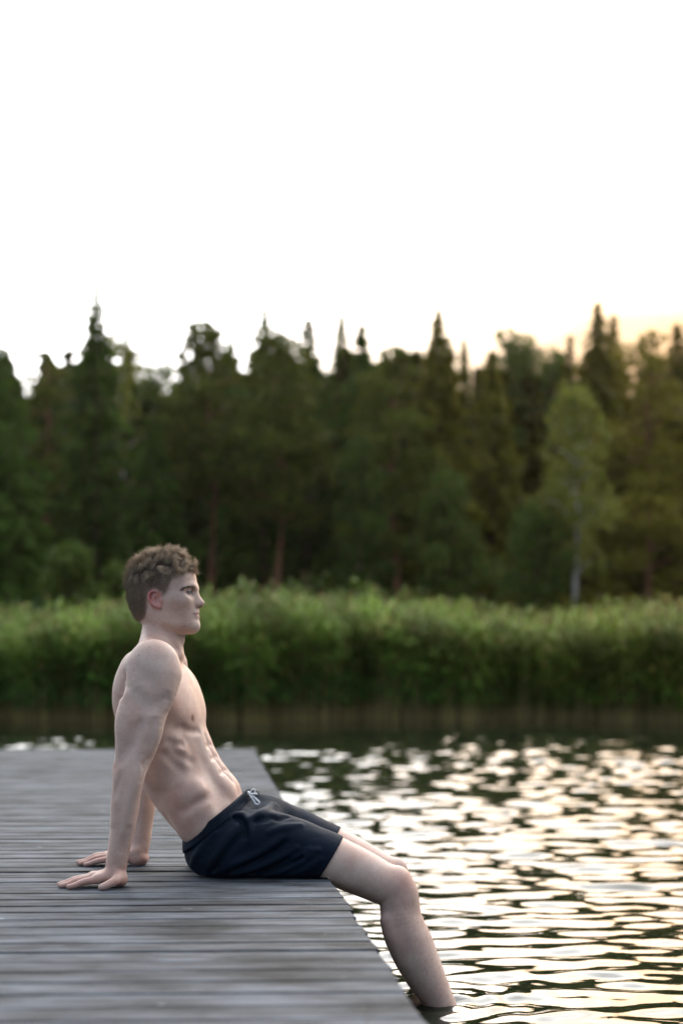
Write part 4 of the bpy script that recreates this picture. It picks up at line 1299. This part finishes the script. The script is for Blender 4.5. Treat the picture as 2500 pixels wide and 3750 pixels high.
for lst, op in ((FOLDS, 'u'), (VALLEYS, 's')):
    for pts, r in lst:
        nodes = []
        for i, (x, y) in enumerate(pts):
            h0 = hit(B0, *zq(x, y))
            if h0 is not None:
                e = 0.45 if i in (0, len(pts) - 1) else 1.0
                off = -0.1 * r if op == 'u' else 0.35 * r * -1
                nodes.append([h0[0], h0[1] - off * (0 if op == 'u' else 1) + (0.3 * r if op == 'u' else 0), h0[2], r * e])
        if len(nodes) >= 2: SH.loft(nodes, k=0.016, sub=4, op=op)
# waist cut, flat where it lies on the boards
SH.raw(plane_fn(WA, WN), (0, 0, 0), 9, 0.004, 'i')
SH.raw(plane_fn((0, 0, DECK + 0.0015), (0, 0, -1)), (0, 0, 0), 9, 0.012, 'i')

def cloth_mat():
    m, n, l, b = new_mat('navy_cloth')
    g = n.new('ShaderNodeNewGeometry')
    n1 = n.new('ShaderNodeTexNoise'); n1.inputs['Scale'].default_value = 14; n1.inputs['Detail'].default_value = 4
    l.new(g.outputs['Position'], n1.inputs['Vector'])
    r = ramp(n, [(0.3, (0.0014, 0.0056, 0.0140)), (0.7, (0.0022, 0.0085, 0.0210))]); l.new(n1.outputs['Fac'], r.inputs['Fac'])
    l.new(r.outputs['Color'], b.inputs['Base Color'])
    b.inputs['Roughness'].default_value = 0.75
    b.inputs['Sheen Weight'].default_value = 0.03
    b.inputs['Sheen Roughness'].default_value = 0.4
    b.inputs['Sheen Tint'].default_value = (0.30, 0.42, 0.62, 1)
    b.inputs['Specular IOR Level'].default_value = 0.16
    n2 = n.new('ShaderNodeTexNoise'); n2.inputs['Scale'].default_value = 46; n2.inputs['Detail'].default_value = 3
    mp = n.new('ShaderNodeMapping'); mp.inputs['Rotation'].default_value = (0, math.radians(28), 0); mp.inputs['Scale'].default_value = (0.35, 1, 1.3)
    l.new(g.outputs['Position'], mp.inputs['Vector']); l.new(mp.outputs[0], n2.inputs['Vector'])
    bp = n.new('ShaderNodeBump'); bp.inputs['Strength'].default_value = 0.35; bp.inputs['Distance'].default_value = 0.006
    l.new(n2.outputs['Fac'], bp.inputs['Height']); l.new(bp.outputs['Normal'], b.inputs['Normal'])
    return m
M_CLOTH = cloth_mat()
SV, SQ = SH.surface((-0.62, 4.05, DECK - 0.02), (0.06, 4.68, 0.72), 0.0032)
SV = smooth_mesh(SV, SQ, 5)
shorts = link('shorts', mesh_np('shorts', SV, SQ, True), M_CLOTH, person)
shorts['label'] = 'navy blue swim shorts with elastic waist and white drawstring'

def build_waistband():
    """gathered elastic band round the top of the shorts"""
    c0 = (WA + WB) / 2
    na, rows = 1400, 7
    th = np.linspace(0, 2 * math.pi, na, endpoint=False)
    V = []
    inner = []
    for j in range(rows):
        t = 0.001 - 0.031 * j / (rows - 1)
        c = c0 + WN * t
        d = np.outer(np.cos(th), WAX) + np.outer(np.sin(th), np.array([0, -1.0, 0]))
        lo_, hi_ = np.full(na, 0.06), np.full(na, 0.24)
        for _ in range(16):
            mid = (lo_ + hi_) / 2
            p = (c - WN * 0.006 + d * mid[:, None]).astype(np.float32).reshape(-1, 10, 3)
            f = B0.eval(p, p.mean(1), 0.02).reshape(-1)
            lo_ = np.where(f < 0, mid, lo_); hi_ = np.where(f < 0, hi_, mid)
        rad = (lo_ + hi_) / 2
        e = math.sin(math.pi * j / (rows - 1)) ** 0.6
        amp = 0.0009 * e
        V.append(c + d * (rad + 0.0012 + 0.0016 * e + amp * np.sin(th * 150 + 1.2 * np.sin(th * 7) + 0.25 * j))[:, None])
        if j == 0: inner = c - WN * 0.002 + d * (rad - 0.004)[:, None]
        if j == rows - 1: outer = c + d * (rad - 0.004)[:, None]
    V = np.vstack([inner] + V + [outer])
    i = np.arange(na); i2 = (i + 1) % na
    Q = np.vstack([np.stack([r * na + i, r * na + i2, (r + 1) * na + i2, (r + 1) * na + i], 1) for r in range(rows + 1)])
    return mesh_np('waistband', V, Q[:, ::-1], True)
wb = link('waistband', build_waistband(), M_CLOTH, shorts)

def build_drawstring():
    def q(x, y, dy=0.0): return tuple(P(850 + x / 7.84, 2850 + y / 7.84, 4.335 + dy))
    b = MB()
    def sm(pts, r, n=8): 
        c = catmull(np.array(pts), 6); b.tube([tuple(v) for v in c], r, n)
    sm([q(478, 415), q(520, 385, -.004), q(600, 320, -.008), q(655, 345, -.006), q(640, 430, -.004), q(560, 440), q(490, 425)], 0.0021)
    sm([q(490, 430, -.004), q(560, 455, -.008), q(640, 450, -.010), q(722, 452, -.012)], 0.0033)
    sm([q(490, 430, -.006), q(545, 545, -.012), q(620, 650, -.014), q(680, 745, -.014), q(760, 745, -.012), q(775, 690, -.012), q(700, 610, -.010), q(600, 520, -.008), q(510, 430, -.004)], 0.0031)
    sm([q(470, 400, .004), q(490, 420, -.004), q(500, 450, -.006), q(478, 440, .002)], 0.0038)
    m, n, l, bs = new_mat('white_cord'); bs.inputs['Base Color'].default_value = (0.78, 0.80, 0.82, 1); bs.inputs['Roughness'].default_value = 0.8
    link('drawstring', b.mesh('drawstring', True), m, shorts)
build_drawstring()

# ------------------------------------------------------------------ hair, brows, eyes
def strands_mesh(name, paths, rad, cols):
    """paths (n, m, 3); rad (m,); cols (n, m, 3) -> three-sided tapering strands"""
    n, m, _ = paths.shape
    d = np.gradient(paths, axis=1); d /= np.linalg.norm(d, axis=2)[..., None] + 1e-9
    ref = np.array([0.3, 0.9, 0.2]); a = np.cross(d, ref); a /= np.linalg.norm(a, axis=2)[..., None] + 1e-9
    b = np.cross(d, a)
    rings = []
    for k in range(3):
        t = 2 * math.pi * k / 3
        rings.append(paths + (a * math.cos(t) + b * math.sin(t)) * rad[None, :, None])
    V = np.stack(rings, 2).reshape(-1, 3)
    idx = np.arange(n * m * 3).reshape(n, m, 3)
    q = []
    for k in range(3):
        k2 = (k + 1) % 3
        q.append(np.stack([idx[:, :-1, k], idx[:, :-1, k2], idx[:, 1:, k2], idx[:, 1:, k]], -1).reshape(-1, 4))
    return mesh_np(name, V, np.vstack(q), True, np.repeat(cols.reshape(-1, 3), 3, 0))

def hair_mat():
    m, n, l, b = new_mat('brown_hair')
    at = n.new('ShaderNodeAttribute'); at.attribute_name = 'Col'
    l.new(at.outputs['Color'], b.inputs['Base Color'])
    b.inputs['Roughness'].default_value = 0.48
    b.inputs['Specular IOR Level'].default_value = 0.4
    t = n.new('ShaderNodeBsdfTranslucent'); l.new(at.outputs['Color'], t.inputs['Color'])
    ms = n.new('ShaderNodeMixShader'); ms.inputs['Fac'].default_value = 0.28
    l.new(b.outputs['BSDF'], ms.inputs[1]); l.new(t.outputs['BSDF'], ms.inputs[2])
    l.new(ms.outputs['Shader'], n['Material Output'].inputs['Surface'])
    return m
M_HAIR = hair_mat()

def build_hair():
    rng = np.random.default_rng(21)
    Nn = vnormals(BV, BQ)
    hx, hy, hw = to_head(BV)
    ix, iy = hx - 760 * np.abs(hw), hy + 170 * np.abs(hw)
    sel = np.nonzero((BV[:, 2] > 1.02) & in_poly(ix, iy, SCALP) & ((np.abs(hw) < .0765) | (iy < 660)))[0]
    nst = 10500
    sel = np.nonzero((BV[:, 2] > 1.02) & (SCALPW > 0.22) & ((np.abs(hw) < .0765) | (iy < 660)))[0]
    pw_ = np.clip((SCALPW[sel] - 0.2) / 0.5, 0.02, 1); pw_ = pw_ / pw_.sum()
    pick = rng.choice(sel, nst, p=pw_)
    R0 = BV[pick] + rng.normal(0, 0.0016, (nst, 3)); NN = Nn[pick]
    x, y, w = ix[pick], iy[pick], hw[pick]
    top = np.clip((600 - y) / 130.0, 0, 1)                      # 1 on the curly top, 0 on the short sides
    back = np.clip((640 - x) / 200.0, 0, 1)
    # clumps: neighbouring strands share one curl
    nc = 210
    ci = rng.choice(len(pick), nc, replace=False)
    cc = R0[ci]
    d2 = ((R0[:, None, :] - cc[None]) ** 2).sum(-1)
    cl = d2.argmin(1)
    cph = rng.uniform(0, 2 * math.pi, nc); cfr = rng.uniform(0.75, 1.35, nc); crd = rng.uniform(0.6, 1.25, nc)
    cdir = rng.normal(0, 1, (nc, 3))
    m = 7
    s = np.linspace(0, 1, m)[None, :, None]
    edge_ = np.clip((SCALPW[pick] - 0.2) / 0.6, 0.35, 1)
    L = edge_ * (0.011 + 0.006 * back + top * 0.030) * rng.uniform(0.75, 1.15, nst) * (1 - 0.45 * np.clip((y - 800) / 220, 0, 1))
    up = UPV[None]
    tang_side = -UPV[None] * 1.0 - HF[None] * 0.35
    tang_top = HF[None] * (0.75 - 0.75 * np.clip((x - 950) / 150, 0, 1))[:, None] - UPV[None] * (0.5 * np.clip((x - 950) / 150, 0, 1))[:, None] + HR[None] * (np.sign(w) * 0.35)[:, None] + UPV[None] * 0.10
    tang = tang_side * (1 - top[:, None]) + (tang_top + cdir[cl] * 0.55) * top[:, None]
    tang -= (tang * NN).sum(1)[:, None] * NN * 0.85
    tang /= np.linalg.norm(tang, axis=1)[:, None] + 1e-9
    lift = (0.10 + 0.12 * back) * (1 - top) + (0.40 - 0.24 * np.clip((x - 900) / 200, 0, 1)) * top
    lift = lift * rng.uniform(0.75, 1.25, nst)
    e1 = np.cross(NN, tang)
    curl = (top * 0.0075 + (1 - top) * 0.0010 * (1 + back)) * crd[cl]
    ph = cph[cl] + rng.normal(0, 0.14, nst)
    ang = ph[:, None] + 2 * math.pi * cfr[cl][:, None] * np.linspace(0, 1.25, m)[None] * (0.6 + 0.7 * top[:, None])
    ss = s[..., 0]
    body = R0[:, None, :] + NN[:, None, :] * (L[:, None] * lift[:, None] * np.sin(np.clip(ss * 1.25, 0, 1) * math.pi / 2))[..., None]
    body = body + tang[:, None, :] * (L[:, None] * ss * (0.9 - 0.35 * top[:, None]))[..., None]
    grow = (ss ** 0.8)
    cs = (np.cos(ang) - np.cos(ph)[:, None]); sn = (np.sin(ang) - np.sin(ph)[:, None])
    body = body + (e1[:, None, :] * (curl[:, None] * grow * cs)[..., None] + (NN * 0.7 + tang * 0.5)[:, None, :] * (curl[:, None] * grow * sn)[..., None])
    # locks draw together towards their tips
    body = body + ((cc[cl] - R0) * (0.32 * top)[:, None])[:, None, :] * (ss ** 1.2)[..., None]
    # a few loose fly-aways
    fly = rng.uniform(0, 1, nst) < 0.08
    body[fly] += NN[fly][:, None, :] * (0.008 * ss ** 1.5)[..., None]
    tone = rng.uniform(0.7, 1.25, (nst, 1, 1)) * (0.85 + 0.3 * (crd[cl] - 0.6))[:, None, None]
    c0 = np.array([0.30, 0.222, 0.152]); c1 = np.array([0.72, 0.55, 0.38])
    tt = (s * (0.25 + 0.75 * top[:, None, None]))
    cols = (c0 * (1 - tt) + c1 * tt) * tone
    rad = 0.00046 * (1 - 0.75 * np.linspace(0, 1, m) ** 1.5)
    h = link('hair', strands_mesh('hair', body, rad, cols), M_HAIR, person)
    h['label'] = 'short curly light brown hair, cropped closer at the sides'
    # eyebrows
    for sg in (1, -1):
        nb_ = 200
        t = rng.uniform(0, 1, nb_) ** 1.25
        bx = 1148 - 160 * t; by = 634 + 10 * t - 12 * np.sin(t * math.pi) + 22 * t ** 2 + rng.normal(0, 7, nb_) * (1.1 - 0.6 * t)
        bw = .014 + .036 * t
        rv, rn = [], []
        for tk in np.linspace(0, 1, 9):
            X_, Y_ = 1148 - 160 * tk, 626 + 10 * tk - 12 * math.sin(tk * math.pi) + 22 * tk ** 2
            h0 = hit(BODY, *z1(X_, Y_), 4.2, 4.4, 210)
            rv.append(h0 if h0 is not None else hd(X_, Y_, .02))
        rv = np.array(rv)
        rv = np.stack([np.interp(t, np.linspace(0, 1, 9), rv[:, c_]) for c_ in range(3)], 1) + UPV[None] * (rng.normal(0, .0024, nb_) * (1.1 - 0.6 * t))[:, None]
        rn = np.tile(unit(HR + 0.5 * HF), (nb_, 1))
        if sg < 0:                                   # mirrored to the far side
            wv = (rv - HO) @ HR
            rv = rv - 2 * wv[:, None] * HR[None]; rn = rn - 2 * (rn @ HR)[:, None] * HR[None]
        rv = rv + rng.normal(0, .0008, (nb_, 3))
        dr = -HF[None] * 0.8 + HR[None] * sg * 0.5 + UPV[None] * (0.25 - 0.5 * t)[:, None]
        q = np.linspace(0, 1, 4)
        pth = rv[:, None, :] + dr[:, None, :] * (0.008 * q)[None, :, None] + rn[:, None, :] * (0.0016 * np.sin(q * 2.6))[None, :, None]
        cb = np.tile(np.array([0.27, 0.19, 0.132]), (nb_, 4, 1)) * rng.uniform(0.7, 1.3, (nb_, 1, 1))
        link('eyebrow', strands_mesh('eyebrow', pth, np.array([.00038, .00038, .0003, .0001]), cb), M_HAIR, person)
build_hair()

def eye_mat():
    m, n, l, b = new_mat('eyeball')
    tcn = n.new('ShaderNodeTexCoord')
    sp = n.new('ShaderNodeSeparateXYZ'); l.new(tcn.outputs['Object'], sp.inputs[0])
    r = n.new('ShaderNodeValToRGB')
    el = r.color_ramp.elements
    el[0].position = 0.0; el[0].color = (0.20, 0.18, 0.17, 1)
    el[1].position = 0.865; el[1].color = (0.20, 0.18, 0.17, 1)
    for p_, c_ in ((0.875, (0.035, 0.040, 0.040, 1)), (0.965, (0.06, 0.072, 0.072, 1)), (0.975, (0.004, 0.004, 0.004, 1))):
        e = el.new(p_); e.color = c_
    mr = n.new('ShaderNodeMath'); mr.operation = 'DIVIDE'; mr.inputs[1].default_value = 0.0128
    l.new(sp.outputs['X'], mr.inputs[0]); l.new(mr.outputs[0], r.inputs['Fac'])
    l.new(r.outputs['Color'], b.inputs['Base Color']); b.inputs['Roughness'].default_value = 0.12
    return m
M_EYE = eye_mat()
M_LASH, n_, l_, b_ = new_mat('eyelash'); b_.inputs['Base Color'].default_value = (0.035, 0.022, 0.016, 1)
def build_eyes():
    for sg in (1, -1):
        bm = bmesh.new(); bmesh.ops.create_uvsphere(bm, u_segments=28, v_segments=18, radius=0.0128)
        me = bpy.data.meshes.new('eye'); bm.to_mesh(me); bm.free()
        me.polygons.foreach_set('use_smooth', [True] * len(me.polygons))
        o = link('eye', me, M_EYE, person)
        c = hd(1078, 697, sg * .0328)
        o.location = tuple(c); o.rotation_euler = (0, math.radians(2), -HPSI)
        # lash line / upper lid edge
        b = MB(); pts = []
        for i in range(9):
            t = i / 8.0
            az = math.radians(-30 + 100 * t) * sg; elv = math.radians(20 * math.sin(math.pi * (0.15 + 0.80 * t)) + 4)
            d = HF * math.cos(az) * math.cos(elv) + HR * math.sin(az) * math.cos(elv) + UPV * math.sin(elv)
            pts.append(tuple(c + d * 0.0137))
        b.tube(pts, [.0003, .0006, .0007, .0008, .0008, .0008, .0007, .0006, .0003], 6)
        link('eyelid_line', b.mesh('eyelid_line', True), M_LASH, person)
build_eyes()

def build_leg_hair():
    rng = np.random.default_rng(8)
    Nn = vnormals(BV, BQ)
    sel = np.nonzero((BV[:, 0] > 0.10) & (BV[:, 2] > 0.01) & (BV[:, 2] < 0.33))[0]
    n = 1500
    pick = rng.choice(sel, n)
    t = -UPV[None] * 0.9 + rng.normal(0, 0.3, (n, 3))
    L = rng.uniform(0.006, 0.013, n)
    q = np.linspace(0, 1, 4)
    pth = BV[pick][:, None, :] + t[:, None, :] * (L[:, None] * q[None])[..., None] + Nn[pick][:, None, :] * (0.006 * np.sin(q * 1.7))[None, :, None]
    c = np.tile(np.array([0.30, 0.21, 0.14]), (n, 4, 1))
    link('leg_hair', strands_mesh('leg_hair', pth, np.array([.00016, .00016, .00012, .00005]), c), M_HAIR, person)
build_leg_hair()

# ------------------------------------------------------------------ thin evening haze over the lake
def build_haze():
    b = MB(); b.box((0, 60, 9.0), (110, 100, 12.0))
    m = bpy.data.materials.new('haze'); m.use_nodes = True
    n, l = m.node_tree.nodes, m.node_tree.links
    for x in list(n):
        if x.type == 'BSDF_PRINCIPLED': n.remove(x)
    v = n.new('ShaderNodeVolumePrincipled')
    v.inputs['Color'].default_value = (0.96, 0.84, 0.60, 1)
    v.inputs['Density'].default_value = HAZE
    v.inputs['Anisotropy'].default_value = 0.65
    l.new(v.outputs['Volume'], n['Material Output'].inputs['Volume'])
    o = link('haze', b.mesh('haze'), m)
    tag(o, 'thin warm evening haze over the lake', 'haze', kind='stuff')
HAZE = 0.00014
build_haze()
